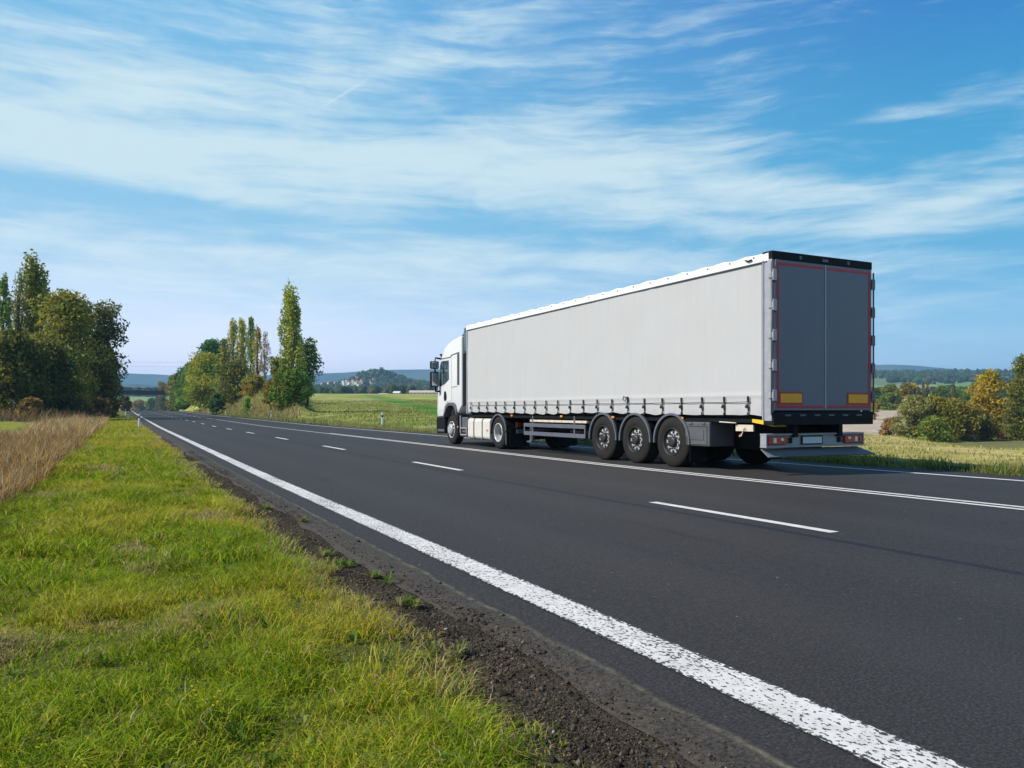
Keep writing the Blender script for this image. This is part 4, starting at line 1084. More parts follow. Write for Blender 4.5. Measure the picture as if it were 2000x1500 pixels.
def wheel_front():
    root = empty('wheel', parent=truck)
    tyre(.315, .505, .29).build('tyre', 'rubber', root)
    a = .1575; mb = MB()
    mb.lathe([(-a + .03, .294), (-a - .006, .292), (-a - .004, .27), (-a + .03, .26), (-a + .06, .25)], 'x', 44, m=0, caps=False)
    mb.lathe([(-a + .06, .25), (-a + .03, .22), (-a - .05, .195), (-a - .075, .18), (-a - .085, .10), (-a - .085, 0)], 'x', 40, m=0)
    for k in range(10):
        q = 2 * PI * k / 10
        mb.lathe([(-a + .02, .024), (-a - .024, .024), (-a - .024, 0)], 'x', 10, (0, .212 * math.cos(q), .212 * math.sin(q)), m=1)
        mb.lathe([(-a - .07, .012), (-a - .095, .012), (-a - .095, 0)], 'x', 8, (0, .145 * math.cos(q + .3), .145 * math.sin(q + .3)), m=2)
    mb.build('rim', ['alloy', 'hole_dark', 'steel_dark'], root)
    return root
wf = wheel_front(); wf.location = (-HWD + .05 + .1575, 15.05, .505)
w2 = dup(wf); w2.location = (HWD - .05 - .1575, 15.05, .505); w2.rotation_euler = (0, 0, PI)

# mudguards
for a in AX:
    for sd in (-1, 1):
        x0, x1 = (-HWD + .0, -HWD + .44) if sd < 0 else (HWD - .44, HWD)
        mb = MB(); mb.arc(a, .53, .575, .590, -.05, PI + .05, x0, x1, 24, 0)
        xe = (-HWD - .006, -HWD + .045) if sd < 0 else (HWD - .045, HWD + .006)
        mb.arc(a, .53, .555, .600, -.06, PI + .06, xe[0], xe[1], 24, 1)
        mb.build('mudguard', ['black_plastic', 'guard_grey'], truck)
mb = MB(); mb.box(-HWD + .02, -HWD + .42, AX[0] - .60, AX[0] - .585, .14, .55).box(HWD - .42, HWD - .02, AX[0] - .60, AX[0] - .585, .14, .55)
split(mb, 'mud_flap', 'black_plastic', truck)

# side guards between tractor and trailer axles
for sx, sd in ((-HWD + .01, -1), (HWD - .04, 1)):
    mb = MB(); mb.box(sx, sx + .03, 6.2, 9.5, .72, .82, bev=.006).box(sx, sx + .03, 6.2, 9.5, .485, .59, bev=.006)
    mb.box(sx + .004, sx + .026, 6.2, 6.25, .59, .72).box(sx + .004, sx + .026, 9.45, 9.5, .59, .72)
    for yv in (6.75, 9.0): mb.box(sx + .035, sx + .075, yv, yv + .06, .49, 1.03)
    split(mb, 'side_guard', 'guard_grey', truck)
mb = MB(); mb.box(-HWD + .05, -HWD + .30, 6.2, 9.2, .86, .92, bev=.006)
mb.build('stowage_plank', 'plank_beige', truck)
mb = MB()
for k in range(9): mb.lathe([(-.006, .012), (0, .012), (0, 0)], 'x', 8, (-HWD + .052, 6.4 + .34 * k, .89))
split(mb, 'plank_bolt', 'steel_dark', truck)
# landing legs
mb = MB()
for sx in (-.95, .85): mb.box(sx, sx + .1, 9.62, 9.72, .30, 1.0).box(sx - .06, sx + .16, 9.55, 9.80, .26, .30).box(sx + .02, sx + .08, 9.60, 9.64, .30, .9)
mb.tube([(-.95, 9.67, .62), (.9, 9.67, .62)], .03, 8).build('landing_leg', 'guard_grey', truck)
# tool box with framed lid
mb = MB(); mb.box(-HWD + .03, -.6, 1.66, 2.40, .475, .955, bev=.025)
mb.build('tool_box', 'box_grey', truck)
tb = truck.children[-1]
mb = MB(); xx = -HWD + .03
mb.box(xx - .014, xx - .003, 1.72, 2.34, .51, .53, bev=.003).box(xx - .014, xx - .003, 1.72, 2.34, .87, .89, bev=.003)
mb.box(xx - .014, xx - .003, 1.72, 1.74, .53, .87, bev=.003).box(xx - .014, xx - .003, 2.32, 2.34, .53, .87, bev=.003)
mb.box(xx - .010, xx - .003, 1.82, 2.24, .60, .80, bev=.003).box(xx - .022, xx - .003, 1.78, 1.88, .905, .945, bev=.004).box(xx - .022, xx - .003, 2.16, 2.26, .905, .945, bev=.004)
mb.build('lid', 'box_grey', [o for o in truck.children if o.name.startswith('tool_box')][0])
# side marker lamps
for yv in (1.95 + .5, 5.0 - .05, 7.35, 10.25):
    MB().box(-HWD + .02, -HWD + .055, yv, yv + .11, 1.0, 1.05, bev=.008).build('marker_light', 'lens_amber', truck)
# yellow bar, lever and brackets under the rear corner
MB().prism([(-.02, .90), (.52, .97), (.52, 1.03), (.10, 1.0)], -HWD + .05, -HWD + .35).build('yellow_bar', 'yellow_paint', truck)
mb = MB(); mb.box(-HWD + .10, -HWD + .13, .55, 1.0, .80, .92).tube([(-HWD + .06, .95, .95), (-HWD + .06, 1.4, .965)], .014, 6).tube([(-HWD + .08, .75, .86), (-HWD + .05, .8, .72), (-HWD + .05, .85, .70)], .014, 6)
mb.build('valve_bracket', 'plank_beige', truck)

# ---- rear: frame, doors, light bar
MB().box(-HWD, HWD, -.02, .22, 3.86, 4.005, bev=.01).build('rear_header', 'header_black', truck)
mb = MB()
for sx in (-HWD - .003, HWD - .052): mb.box(sx, sx + .055, -.008, .17, 1.0, 3.858, bev=.008)
mb.box(-HWD - .01, -HWD + .015, .18, .212, 1.02, 3.86, bev=.004)
split(mb, 'rear_corner_post', 'rail_alu', truck)
MB().box(-HWD - .004, -HWD + .012, .213, .226, 1.1, 3.82).build('curtain_pole', 'header_black', truck)
mb = MB(); mb.box(-HWD + .005, HWD - .005, -.05, .2, .925, 1.165, bev=.012).box(-.62, -.52, .1, .3, .7, .925).box(.52, .62, .1, .3, .7, .925)
mb.build('rear_sill', 'header_black', truck)
mb = MB()
for k in range(6): mb.box(-1.0 + .36 * k, -.86 + .36 * k, -.064, -.0505, 1.085, 1.115, bev=.004)
split(mb, 'sill_bolt', 'guard_grey', truck)
def rear_door(s):
    x0, x1 = (-HWD + .058, -.006) if s < 0 else (.006, HWD - .058)
    d_ = MB().box(x0, x1, -.045, .0, 1.185, 3.85, bev=.008).build('rear_door', 'door_grey', truck)
    w = .045; e = -.0475; f_ = -.0505
    mb = MB()
    if s < 0:
        mb.box(x0 + .03, x0 + .03 + w, f_, e, 1.23, 3.80); mb.box(x0 + .03 + w + .002, x1 - .05, f_, e, 3.80 - w, 3.80); mb.box(x0 + .03 + w + .002, x1 - .05, f_, e, 1.23, 1.23 + w)
    else:
        mb.box(x1 - .03 - w, x1 - .03, f_, e, 1.23, 3.80); mb.box(x0 + .05, x1 - .03 - w - .002, f_, e, 3.80 - w, 3.80); mb.box(x0 + .05, x1 - .03 - w - .002, f_, e, 1.23, 1.23 + w)
    mb.build('reflective_stripe', 'tape_red', d_)
    a0, a1 = (x0 + .078, x0 + .65) if s < 0 else (x1 - .65, x1 - .078)
    mb = MB(); mb.box(a0, a1, -.0545, -.048, 1.29, 1.52, m=1)
    mb.box(a0 + .03, a1 - .03, -.058, -.055, 1.325, 1.485, m=0)
    mb.build('marker_plate', ['plate_yellow', 'tape_red'], d_)
    return d_
dl = rear_door(-1); dr = rear_door(1)
MB().box(-.012, .012, -.056, -.046, 1.2, 3.84, bev=.003).build('door_seal', 'rail_alu', dl)
mb = MB()
for hx in (.06, .2): mb.tube([(hx, -.075, 1.19), (hx, -.075, 3.84)], .013, 8)
hl = mb
for s, d_ in ((-1, dl), (1, dr)):
    for k in range(5):
        zc = 1.45 + .53 * k
        xx = s * (HWD - .02)
        MB().box(xx - .045, xx + .045, -.072, -.05, zc - .10, zc + .10, bev=.008).box(min(xx, s * (HWD + .03)), max(xx, s * (HWD + .03)), -.066, .05, zc - .05, zc + .05, bev=.008).build('hinge', 'rail_alu' if s < 0 else 'guard_grey', d_)
    MB().tube([(s * (HWD + .022), -.03, 1.1), (s * (HWD + .022), -.03, 3.8)], .016, 8).build('hinge_rod', 'guard_grey', d_)
mb = MB(); mb.box(-.62, -.56, -.028, -.021, 3.9, 3.96, bev=.002).box(-.05, .1, -.028, -.021, 3.9, 3.95, bev=.002).box(.6, .66, -.028, -.021, 3.9, 3.96, bev=.002)
split(mb, 'top_lamp', 'guard_grey', truck)

bar = MB().box(-HWD + .02, HWD - .02, .14, .30, .515, .55, bev=.008).box(-HWD + .02, HWD - .02, .14, .30, .735, .768, bev=.008).box(-HWD + .03, HWD - .03, .20, .285, .5505, .7345).build('rear_bumper', 'bar_white', truck)
mb = MB(); mb.box(-HWD + .02, -HWD + .05, .143, .29, .5505, .7345, bev=.006).box(HWD - .05, HWD - .02, .143, .29, .5505, .7345, bev=.006); split(mb, 'end_cap', 'bar_white', bar)
for s in (-1, 1):
    c = s * (HWD - .30)
    tl = MB().box(c - .23, c + .23, .15, .198, .57, .715, bev=.01).build('tail_light', 'lens_red', bar)
    split(MB().box(min(c + s * .03, c + s * .10), max(c + s * .03, c + s * .10), .142, .149, .60, .69, bev=.003).box(min(c - s * .15, c - s * .08), max(c - s * .15, c - s * .08), .142, .149, .64, .69, bev=.003), 'lens', 'lens_clear', tl)
    MB().box(min(c + s * .15, c + s * .22), max(c + s * .15, c + s * .22), .142, .149, .585, .70, bev=.003).build('indicator_lens', 'lens_red', tl)
    MB().lathe([(.198, .055), (.188, .055), (.188, 0)], 'y', 16, (s * .72, 0, .64)).build('plug_socket', 'dark_trim', bar)
    MB().box(s * .62 - .05, s * .62 + .05, .192, .198, .585, .69, bev=.002).build('bracket', 'header_black', bar)
pl = MB().box(-.36, .18, .170, .196, .56, .72, bev=.006).build('plate_holder', 'header_black', bar)
MB().box(-.33, .15, .164, .169, .58, .70, bev=.001).build('licence_plate', 'plate_blank', pl)
MB().box(-.355, -.331, .164, .169, .58, .70).build('plate_band', 'window_dark', pl)
mb = MB(); n_ = 14
mb.add([(-HWD + .05, .30, .497), (HWD - .05, .30, .497), (HWD + .10, -.02, .36), (-HWD + .05, .10, .36), (-HWD + .05, .31, .48), (HWD - .05, .31, .48), (HWD + .10, .0, .345), (-HWD + .05, .12, .345)],
       [(0, 1, 2, 3), (4, 7, 6, 5), (0, 3, 7, 4), (1, 5, 6, 2), (3, 2, 6, 7), (0, 4, 5, 1)])
mb.build('spray_flap', 'flap_grey', truck)
MB().lathe([(0, .035), (-.02, .035), (-.02, 0)], 'y', 14, (-HWD + .12, .9, .72)).build('red_reflector', 'lens_red', truck)

# ---- tractor unit
CABX = 1.25
cab_poly = [(14.10, 1.33), (14.48, 1.05), (14.50, 1.14), (14.60, 1.26), (14.78, 1.36), (15.0, 1.39), (15.22, 1.36), (15.40, 1.26), (15.56, 1.08), (15.66, .96), (16.36, .93), (16.40, 1.15), (16.37, 1.6), (16.28, 2.15), (16.12, 2.7), (15.98, 3.06), (15.88, 3.20),
            (15.68, 3.37), (15.36, 3.51), (14.95, 3.61), (14.5, 3.67), (14.12, 3.70)]
cab = MB().prism(cab_poly, -CABX, CABX).build('cab', 'cab_white', truck, bev=.075)
cab.data.polygons.foreach_set('use_smooth', [True] * len(cab.data.polygons))
arch = [(14.44, 1.02), (14.46, 1.18), (14.56, 1.36), (14.74, 1.45), (15.26, 1.45), (15.46, 1.34), (15.62, 1.10), (15.72, .94), (15.62, .94), (15.54, 1.06), (15.38, 1.24), (15.2, 1.34), (14.8, 1.34), (14.62, 1.24), (14.53, 1.1), (14.52, 1.02)]
split(MB().prism(arch, -CABX - .05, -CABX + .2).prism(arch, CABX - .2, CABX + .05), 'wheel_arch', 'dark_trim', truck, bev=.012)
MB().prism([(15.60, .36), (16.36, .33), (16.44, .50), (16.42, .925), (15.73, .935), (15.63, 1.0), (15.60, .9)], -CABX - .01, CABX + .01).build('bumper', 'black_plastic', truck, bev=.03)
MB().box(-CABX - .014, -CABX + .02, 15.66, 16.30, .42, .50, bev=.004).build('bumper_trim', 'dark_trim', truck)
# door: glass, vent strip, seams
def panel(poly, x, d=.006):
    return MB().prism(poly, x - d, x - .002)
XL = -CABX
door = panel([(14.98, 1.52), (15.46, 1.48), (15.74, 1.18), (16.18, 1.20), (16.22, 2.0), (16.02, 2.98), (15.62, 3.0), (14.98, 3.0)], XL, .010).build('door', 'cab_white', truck, bev=.003)
gl = panel([(15.20, 2.26), (15.62, 2.10), (16.04, 2.03), (16.10, 2.12), (15.98, 2.86), (15.92, 2.93), (15.22, 2.93)], XL - .010, .008).build('side_window', 'cab_glass', door)
panel([(15.68, 2.13), (15.72, 2.12), (15.72, 2.9), (15.68, 2.9)], XL - .019, .004).build('window_bar', 'black_plastic', gl)
panel([(15.44, 1.56), (15.60, 1.50), (15.66, 1.62), (15.62, 1.82), (15.54, 1.86), (15.46, 1.80), (15.42, 1.66)], XL - .010, .02).build('door_handle', 'black_plastic', door)
mb = panel([(14.28, 2.04), (14.46, 2.04), (14.46, 3.10), (14.28, 3.12)], XL, .012); o = mb.build('side_vent', 'dark_trim', truck)
mb = MB()
for k in range(17): mb.box(XL - .016, XL - .0125, 14.30, 14.44, 2.08 + .06 * k, 2.10 + .06 * k)
mb.build('vent_slats', 'black_plastic', o)
mb = MB()
def seam(p, q, w=.014):
    p = Vector((0, *p)); q = Vector((0, *q)); d = (q - p).normalized(); n_ = Vector((0, -d.z, d.y)) * w / 2
    mb.prism([((p + n_).y, (p + n_).z), ((q + n_).y, (q + n_).z), ((q - n_).y, (q - n_).z), ((p - n_).y, (p - n_).z)], XL - .014, XL - .003)
seam((14.28, 3.15), (14.95, 3.10), .03); seam((14.95, 3.10), (15.1, 3.03), .03); seam((15.1, 3.03), (16.0, 3.02), .03)
mb.build('roof_seam', 'dark_trim', truck)
mb = MB(); seam((14.5, 2.0), (14.97, 1.98), .010); mb.build('panel_seam', 'dark_trim', truck)
# windscreen strip and sun visor seen edge on
MB().prism([(15.93, 3.02), (15.99, 3.02), (16.20, 2.30), (16.24, 2.15), (16.33, 2.15), (16.14, 2.85), (16.02, 3.16), (15.9, 3.22)], -1.16, 1.16).build('windscreen', 'cab_glass', truck)
MB().prism([(15.90, 3.10), (16.20, 3.22), (16.24, 3.20), (15.98, 3.03)], -1.22, 1.22).build('sun_visor', 'black_plastic', truck, bev=.01)
MB().prism([(15.58, 3.46), (15.72, 3.40), (15.78, 3.46), (15.66, 3.53)], -1.1, -1.0).build('roof_lamp', 'black_plastic', truck, bev=.01)
# mirrors
for s in (-1, 1):
    mir = MB()
    a0, a1 = s * 1.30, s * 1.62
    mir.box(min(a0, a1), max(a0, a1), 16.02, 16.18, 2.02, 2.56, bev=.04).box(min(a0, a1), max(a0, a1), 16.04, 16.18, 2.66, 2.94, bev=.04)
    mir.tube([(s * 1.22, 16.0, 3.02), (s * 1.42, 16.1, 3.06), (s * 1.44, 16.12, 2.9)], .035, 8).tube([(s * 1.22, 16.1, 1.86), (s * 1.40, 16.12, 1.86), (s * 1.42, 16.12, 2.1)], .04, 8).tube([(s * 1.43, 16.12, 2.5), (s * 1.43, 16.12, 2.7)], .03, 8)
    mo = mir.build('mirror', 'black_plastic', truck)
    split(MB().box(min(a0, a1) + .03, max(a0, a1) - .03, 16.012, 16.018, 2.06, 2.52).box(min(a0, a1) + .03, max(a0, a1) - .03, 16.032, 16.038, 2.69, 2.91), 'mirror_glass', 'mirror_glass', mo)
# rear of cab: side fairing, roof deflector, dark gear in the gap
split(MB().prism([(13.72, 1.42), (14.09, 1.30), (14.10, 3.10), (13.80, 3.10)], -1.2, -1.16).prism([(13.72, 1.42), (14.09, 1.30), (14.10, 3.10), (13.80, 3.10)], 1.16, 1.2), 'side_fairing', 'black_plastic', truck, bev=.008)
MB().prism([(13.86, 3.5), (14.02, 3.705), (14.7, 3.70), (14.2, 3.92), (13.84, 3.98)], -1.04, 1.16).build('roof_deflector', 'chassis_black', truck, bev=.02)
MB().prism([(13.72, 3.16), (14.09, 3.16), (14.11, 3.66), (14.0, 3.94), (13.72, 3.98)], -1.19, -1.15).build('deflector_wing', 'cab_glass', truck)
mb = MB(); mb.box(-1.0, 1.0, 13.66, 14.06, 1.2, 3.5, bev=.02)
for k in range(3): mb.tube([(-.4 + .3 * k, 13.8, 2.6), (-.3 + .3 * k, 13.66, 2.1), (-.4 + .3 * k, 13.64, 1.6)], .02, 6)
mb.build('cab_back_panel', 'chassis_black', truck)
# tractor chassis
mb = MB()
for sx in (-.5, .38): mb.box(sx, sx + .12, 10.15, 16.0, .70, .98)
mb.box(-.55, .55, 10.6, 11.6, .98, 1.06).box(-1.1, 1.1, 14.2, 16.0, .62, .95).box(-.8, .8, 13.4, 16.1, .30, .75)
mb.tube([(-.95, 11.25, .5), (.95, 11.25, .5)], .12, 10).tube([(-.95, 15.05, .5), (.95, 15.05, .5)], .08, 10)
mb.lathe([(-.2, .24), (.2, .24)], 'x', 16, (0, 11.25, .5))
mb.build('tractor_chassis', 'chassis_black', truck)
# drive axle guards and rear lamps of the tractor
for s in (-1, 1):
    x0, x1 = (-HWD + .03, -HWD + .68) if s < 0 else (HWD - .68, HWD - .03)
    mb = MB(); mb.arc(11.25, .5, .545, .560, -.1, PI - .15, x0, x1, 22, 0)
    xe = (-HWD + .02, -HWD + .06) if s < 0 else (HWD - .06, HWD - .02); mb.arc(11.25, .5, .53, .575, -.12, PI - .15, xe[0], xe[1], 22, 1)
    mb.box(x0, x1, 10.66, 10.685, .12, .52, m=0).box(xe[0] - .002, xe[0] + .02, 10.655, 10.69, .15, .5, m=1)
    mb.build('mudguard', ['black_plastic', 'guard_grey'], truck)
    tl = MB().box(s * .88 - .25, s * .88 + .25, 10.22, 10.30, .66, .84, bev=.01).build('tail_light', 'black_plastic', truck)
    for q in (-.17, .17): split(MB().box(s * .88 + q - .07, s * .88 + q + .07, 10.206, 10.219, .69, .81, bev=.006), 'lens', 'lens_red', tl)
    split(MB().box(s * .88 - .05, s * .88 + .05, 10.21, 10.219, .70, .80, bev=.003), 'lens', 'guard_grey', tl)
MB().box(-1.12, -.62, 10.22, 10.24, .50, .62, bev=.003).build('tractor_plate', 'guard_grey', truck)
mb = MB(); mb.box(-1.15, -.5, 10.60, 10.62, .08, .66).box(.5, 1.15, 10.60, 10.62, .08, .66); split(mb, 'mud_flap', 'black_plastic', truck)
# fuel tank
def rrect(y0, y1, z0, z1, r_, seg=6): pass
def tank_prof(x0, x1, z0, z1, r_, seg=6):
    out = []
    for cx, cz, a in ((x1 - r_, z1 - r_, 0), (x0 + r_, z1 - r_, PI / 2), (x0 + r_, z0 + r_, PI), (x1 - r_, z0 + r_, 1.5 * PI)):
        for i in range(seg + 1):
            q = a + PI / 2 * i / seg; out.append((cx + r_ * math.cos(q), cz + r_ * math.sin(q)))
    return out
def extr_y(mb, prof, y0, y1, m=0):
    n = len(prof); vs = [(a, y0, z) for a, z in prof] + [(a, y1, z) for a, z in prof]
    mb.add(vs, [tuple(range(n))[::-1], tuple(range(n, 2 * n))] + [(i, (i + 1) % n, n + (i + 1) % n, n + i) for i in range(n)], m)
mb = MB(); extr_y(mb, tank_prof(-HWD + .05, -.60, .24, .93, .12), 11.90, 13.62)
tank = mb.build('fuel_tank', 'tank_cream', truck, bev=.02)
mb = MB()
for yv in (12.42, 13.08): extr_y(mb, tank_prof(-HWD + .038, -.59, .228, .942, .13), yv, yv + .06)
mb.build('tank_strap', 'guard_grey', tank)
MB().lathe([(.92, .06), (.985, .06), (.985, 0)], 'z', 14, (-HWD + .22, 13.4, 0)).build('filler_cap', 'bar_white', tank)
MB().box(-HWD + .035, -HWD + .048, 12.02, 12.12, .52, .58, bev=.004).build('marker_light', 'lens_amber', tank)
mb = MB(); extr_y(mb, tank_prof(HWD - .70, HWD - .05, .24, .93, .12), 11.9, 13.62); mb.build('battery_box', 'chassis_black', truck, bev=.02)
# step and air gear between front wheel and tank
mb = MB(); mb.box(-HWD + .12, -.6, 13.80, 14.30, .42, .95, bev=.02).box(-HWD + .08, -.6, 13.75, 14.35, .30, .34, bev=.01)
mb.build('air_filter_box', 'dark_trim', truck)
mb = MB(); mb.box(-HWD + .06, -HWD + .10, 14.28, 14.33, .40, 1.0).box(-HWD + .06, -HWD + .10, 13.76, 14.30, .56, .60).box(-HWD + .06, -HWD + .10, 13.76, 14.30, .34, .38).box(-HWD + .06, -HWD + .10, 13.76, 13.80, .381, .559)
mb.build('step', 'rail_alu', truck)
split(MB().box(-HWD + .05, -HWD + .3, 14.44, 14.48, .26, 1.0), 'front_mud_flap', 'black_plastic', truck)
MB().box(-HWD + .03, -HWD + .049, 14.42, 14.50, .58, .64, bev=.004).build('marker_light', 'lens_amber', truck)

# ------------------------------------------------------------------ air
HAZE = True
if HAZE:
    m = bpy.data.materials.new('air'); m.use_nodes = True; nt = m.node_tree
    for nd in list(nt.nodes):
        if nd.type == 'BSDF_PRINCIPLED': nt.nodes.remove(nd)
    pv = nt.nodes.new('ShaderNodeVolumePrincipled'); pv.inputs['Color'].default_value = (.38, .70, 1.0, 1)
    pv.inputs['Density'].default_value = 2.2e-4; pv.inputs['Anisotropy'].default_value = .1
    nt.links.new(pv.outputs[0], nt.nodes['Material Output'].inputs['Volume']); MATS['air'] = m
    hz = MB().box(-5500, 5500, -400, 5500, float(GZ.min()) - 1, 250).build('haze', 'air'); tag(hz, kind='stuff')
    hz['label'] = 'thin blue air between the road and the far hills'

# ------------------------------------------------------------------ light and sky
EL = math.radians(42); SAZ = math.atan2(-1.0, .19)        # sun azimuth from +Y towards +X
sd_ = Vector((math.sin(SAZ) * math.cos(EL), math.cos(SAZ) * math.cos(EL), math.sin(EL)))
sl = bpy.data.lights.new('sun', 'SUN'); sl.energy = 5.0; sl.angle = math.radians(.5); sl.color = (1, .955, .88)
so = bpy.data.objects.new('sun', sl); COL.objects.link(so); so.rotation_euler = sd_.to_track_quat('Z', 'Y').to_euler()

w = bpy.data.worlds.new('World'); sc.world = w; w.use_nodes = True; t = NT(w.node_tree)
bg = w.node_tree.nodes['Background']
sky = t.n('ShaderNodeTexSky', sky_type='NISHITA', sun_disc=False); sky.sun_elevation = EL; sky.sun_rotation = SAZ % (2 * PI)
sky.altitude = 400; sky.air_density = 1.0; sky.dust_density = .6; sky.ozone_density = 2.0
gen = t.n('ShaderNodeTexCoord').outputs['Generated']
sp = t.n('ShaderNodeSeparateXYZ'); t.l(gen, sp.inputs[0])
gx, gy, gz_ = sp.outputs
az = t.math('SUBTRACT', t.math('ARCTAN2', gx, gy), TH)
hyp = t.math('SQRT', t.math('ADD', t.math('MULTIPLY', gx, gx), t.math('MULTIPLY', gy, gy)))
ele = t.math('DIVIDE', gz_, t.math('MAXIMUM', hyp, .02))
cv = t.n('ShaderNodeCombineXYZ'); t.l(az, cv.inputs[0]); t.l(ele, cv.inputs[1])
P = cv.outputs[0]
def UV(u, v):
    a = math.atan((u - 1000) / F); return (a, (HZ - v) / F * math.cos(a))
def blob(u, v, su, sv, rot=0., amp=1.):
    """soft elliptical cloud bank in azimuth and elevation; sizes in units of 1/F radian"""
    a0, e0 = UV(u, v); c, s = math.cos(rot), math.sin(rot)
    da = t.math('SUBTRACT', az, a0); de = t.math('SUBTRACT', ele, e0)
    p = t.math('ADD', t.math('MULTIPLY', da, c * F / su), t.math('MULTIPLY', de, s * F / su))
    q = t.math('ADD', t.math('MULTIPLY', da, -s * F / sv), t.math('MULTIPLY', de, c * F / sv))
    ee = t.math('ADD', t.math('MULTIPLY', p, p), t.math('MULTIPLY', q, q))
    return t.math('MULTIPLY', t.math('POWER', 2.718, t.math('MULTIPLY', ee, -1.)), amp)
warp = t.n('ShaderNodeTexNoise'); warp.inputs['Scale'].default_value = 3.4; warp.inputs['Detail'].default_value = 4
t.l(P, warp.inputs['Vector'])
wv = t.n('ShaderNodeVectorMath', operation='MULTIPLY_ADD'); t.l(warp.outputs['Color'], wv.inputs[0]); wv.inputs[1].default_value = (.13, .055, 0); t.l(P, wv.inputs[2])
WP = wv.outputs[0]
n1 = t.noise(t.mapping(WP, (1.9, 9.0, 1), rot=(0, 0, .03)), 2.2, 9, .58, .2)
n2 = t.noise(t.mapping(WP, (3.0, 24, 1), rot=(0, 0, -.06), loc=(3, 1, 0)), 2.0, 9, .64, .3)
n3 = t.noise(t.mapping(WP, (3.6, 12, 1), rot=(0, 0, .16), loc=(7, 2, 0)), 2.4, 9, .66, .5)
blobs = [blob(200, 150, 260, 48, -.10, .44), blob(60, 215, 300, 40, -.15, .25), blob(430, 190, 330, 55, .0, .30), blob(740, 120, 260, 55, .16, .50),
         blob(100, 290, 500, 62, -.04, .80), blob(700, 305, 480, 58, -.03, .78), blob(1180, 330, 330, 62, -.10, .66), blob(1520, 372, 230, 42, -.10, .66), blob(1900, 385, 240, 24, .16, .56),
         blob(1150, 415, 420, 28, -.09, .40), blob(1750, 222, 420, 24, .09, .40), blob(1480, 190, 110, 42, .5, .26), blob(1350, 250, 300, 40, 0, .18), blob(700, 435, 500, 22, -.16, .34), blob(1650, 445, 480, 20, -.04, .34),
         blob(300, 500, 600, 50, 0, .34), blob(850, 520, 600, 60, -.05, .38), blob(1450, 500, 300, 22, 0, .30), blob(350, 610, 700, 70, 0, .25), blob(1850, 530, 260, 40, 0, .22),
         blob(1880, 80, 460, 120, .12, -.6), blob(300, 398, 520, 24, -.05, -.62), blob(1050, 452, 420, 16, -.05, -.34), blob(1650, 478, 420, 16, -.02, -.36), blob(1800, 300, 280, 34, .02, -.42), blob(560, 240, 300, 16, -.04, -.25), blob(1000, 225, 260, 24, .0, -.10), blob(672, 183, 46, 2.6, .62, .34), blob(360, 569, 120, 3.2, -.03, .3)]
s_ = blobs[0]
up_ = t.math('MAXIMUM', ele, 0.)
for b_ in blobs[1:]: s_ = t.math('ADD', s_, b_)
nn = t.math('ADD', t.math('MULTIPLY', n1, .60), t.math('ADD', t.math('MULTIPLY', n2, .68), t.math('MULTIPLY', n3, .46)))
dens = t.math('ADD', t.math('MULTIPLY_ADD', nn, 2.7, -2.34), s_)
dens = t.math('SUBTRACT', dens, t.math('MULTIPLY', t.math('SUBTRACT', up_, .62), 1.4, clamp=True))
cm = t.n('ShaderNodeMapRange', interpolation_type='SMOOTHSTEP'); t.l(dens, cm.inputs['Value'])
cm.inputs['From Min'].default_value = -.34; cm.inputs['From Max'].default_value = 1.10; cm.inputs['To Max'].default_value = .96
tint = t.mix(1., sky.outputs[0], (.22, .62, .95), 'MULTIPLY')  # overhead sky, out of frame, darkened to lower the fill light
up = t.math('MAXIMUM', ele, 0.)
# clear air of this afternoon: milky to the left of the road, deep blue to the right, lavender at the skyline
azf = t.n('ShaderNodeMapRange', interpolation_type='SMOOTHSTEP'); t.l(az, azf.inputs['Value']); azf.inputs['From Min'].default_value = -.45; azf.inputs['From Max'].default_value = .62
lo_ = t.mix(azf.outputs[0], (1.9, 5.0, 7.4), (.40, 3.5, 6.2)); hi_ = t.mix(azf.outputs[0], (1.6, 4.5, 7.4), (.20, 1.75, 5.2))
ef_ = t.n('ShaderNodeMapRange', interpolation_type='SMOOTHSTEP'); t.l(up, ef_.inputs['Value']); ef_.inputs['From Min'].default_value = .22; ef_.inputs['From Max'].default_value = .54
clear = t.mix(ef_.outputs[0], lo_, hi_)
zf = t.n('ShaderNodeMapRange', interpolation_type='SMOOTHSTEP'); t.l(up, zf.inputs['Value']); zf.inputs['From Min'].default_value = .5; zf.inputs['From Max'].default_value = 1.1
clear = t.mix(zf.outputs[0], clear, tint)
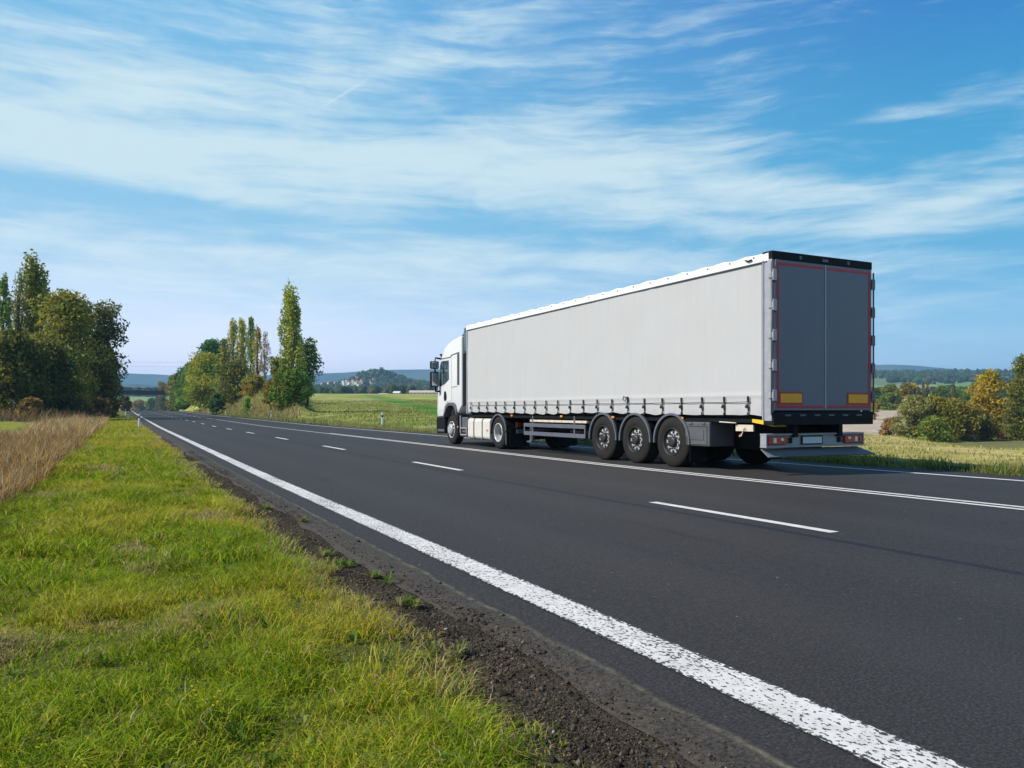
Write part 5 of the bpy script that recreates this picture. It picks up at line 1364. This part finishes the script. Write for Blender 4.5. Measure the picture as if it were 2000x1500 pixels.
hzf = t.math('POWER', 2.718, t.math('MULTIPLY', up, -9.0))
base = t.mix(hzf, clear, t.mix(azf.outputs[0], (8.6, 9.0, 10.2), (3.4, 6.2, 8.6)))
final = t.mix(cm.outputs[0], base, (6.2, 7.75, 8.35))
# skyline brightening added to show through the haze, on the view side only
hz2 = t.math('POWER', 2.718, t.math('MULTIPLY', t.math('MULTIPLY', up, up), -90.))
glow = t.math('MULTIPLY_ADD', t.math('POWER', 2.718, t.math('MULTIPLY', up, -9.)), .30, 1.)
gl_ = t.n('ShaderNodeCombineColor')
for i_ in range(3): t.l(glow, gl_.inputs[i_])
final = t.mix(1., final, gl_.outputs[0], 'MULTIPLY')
sect = t.n('ShaderNodeMapRange', interpolation_type='SMOOTHSTEP'); t.l(t.math('ABSOLUTE', az), sect.inputs['Value']); sect.inputs['From Min'].default_value = 1.5; sect.inputs['From Max'].default_value = .8  # fades the added band out behind the camera to limit fill light
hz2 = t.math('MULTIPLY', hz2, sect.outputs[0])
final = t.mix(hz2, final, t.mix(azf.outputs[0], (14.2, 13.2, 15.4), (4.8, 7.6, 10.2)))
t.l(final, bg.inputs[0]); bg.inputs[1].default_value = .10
w.cycles.sampling_method = 'MANUAL'; w.cycles.sample_map_resolution = 512

# ------------------------------------------------------------------ camera and render settings
cam = bpy.data.cameras.new('camera'); co = bpy.data.objects.new('camera', cam); COL.objects.link(co)
cam.sensor_width = 36; cam.lens = F / 2000 * 36; cam.shift_y = (HZ - 750) / 2000
cam.clip_start = .05; cam.clip_end = 30000
co.location = (0, 0, CH); co.rotation_euler = (PI / 2, 0, -TH)
sc.camera = co
sc.view_settings.view_transform = 'Standard'; sc.view_settings.look = 'None'; sc.view_settings.exposure = .12; sc.view_settings.gamma = 1
sc.cycles.use_denoising = True
sc.cycles.max_bounces = 6; sc.cycles.transparent_max_bounces = 4; sc.cycles.volume_bounces = 0
sc.cycles.diffuse_bounces = 3; sc.cycles.glossy_bounces = 3
sc.cycles.sample_clamp_indirect = 6
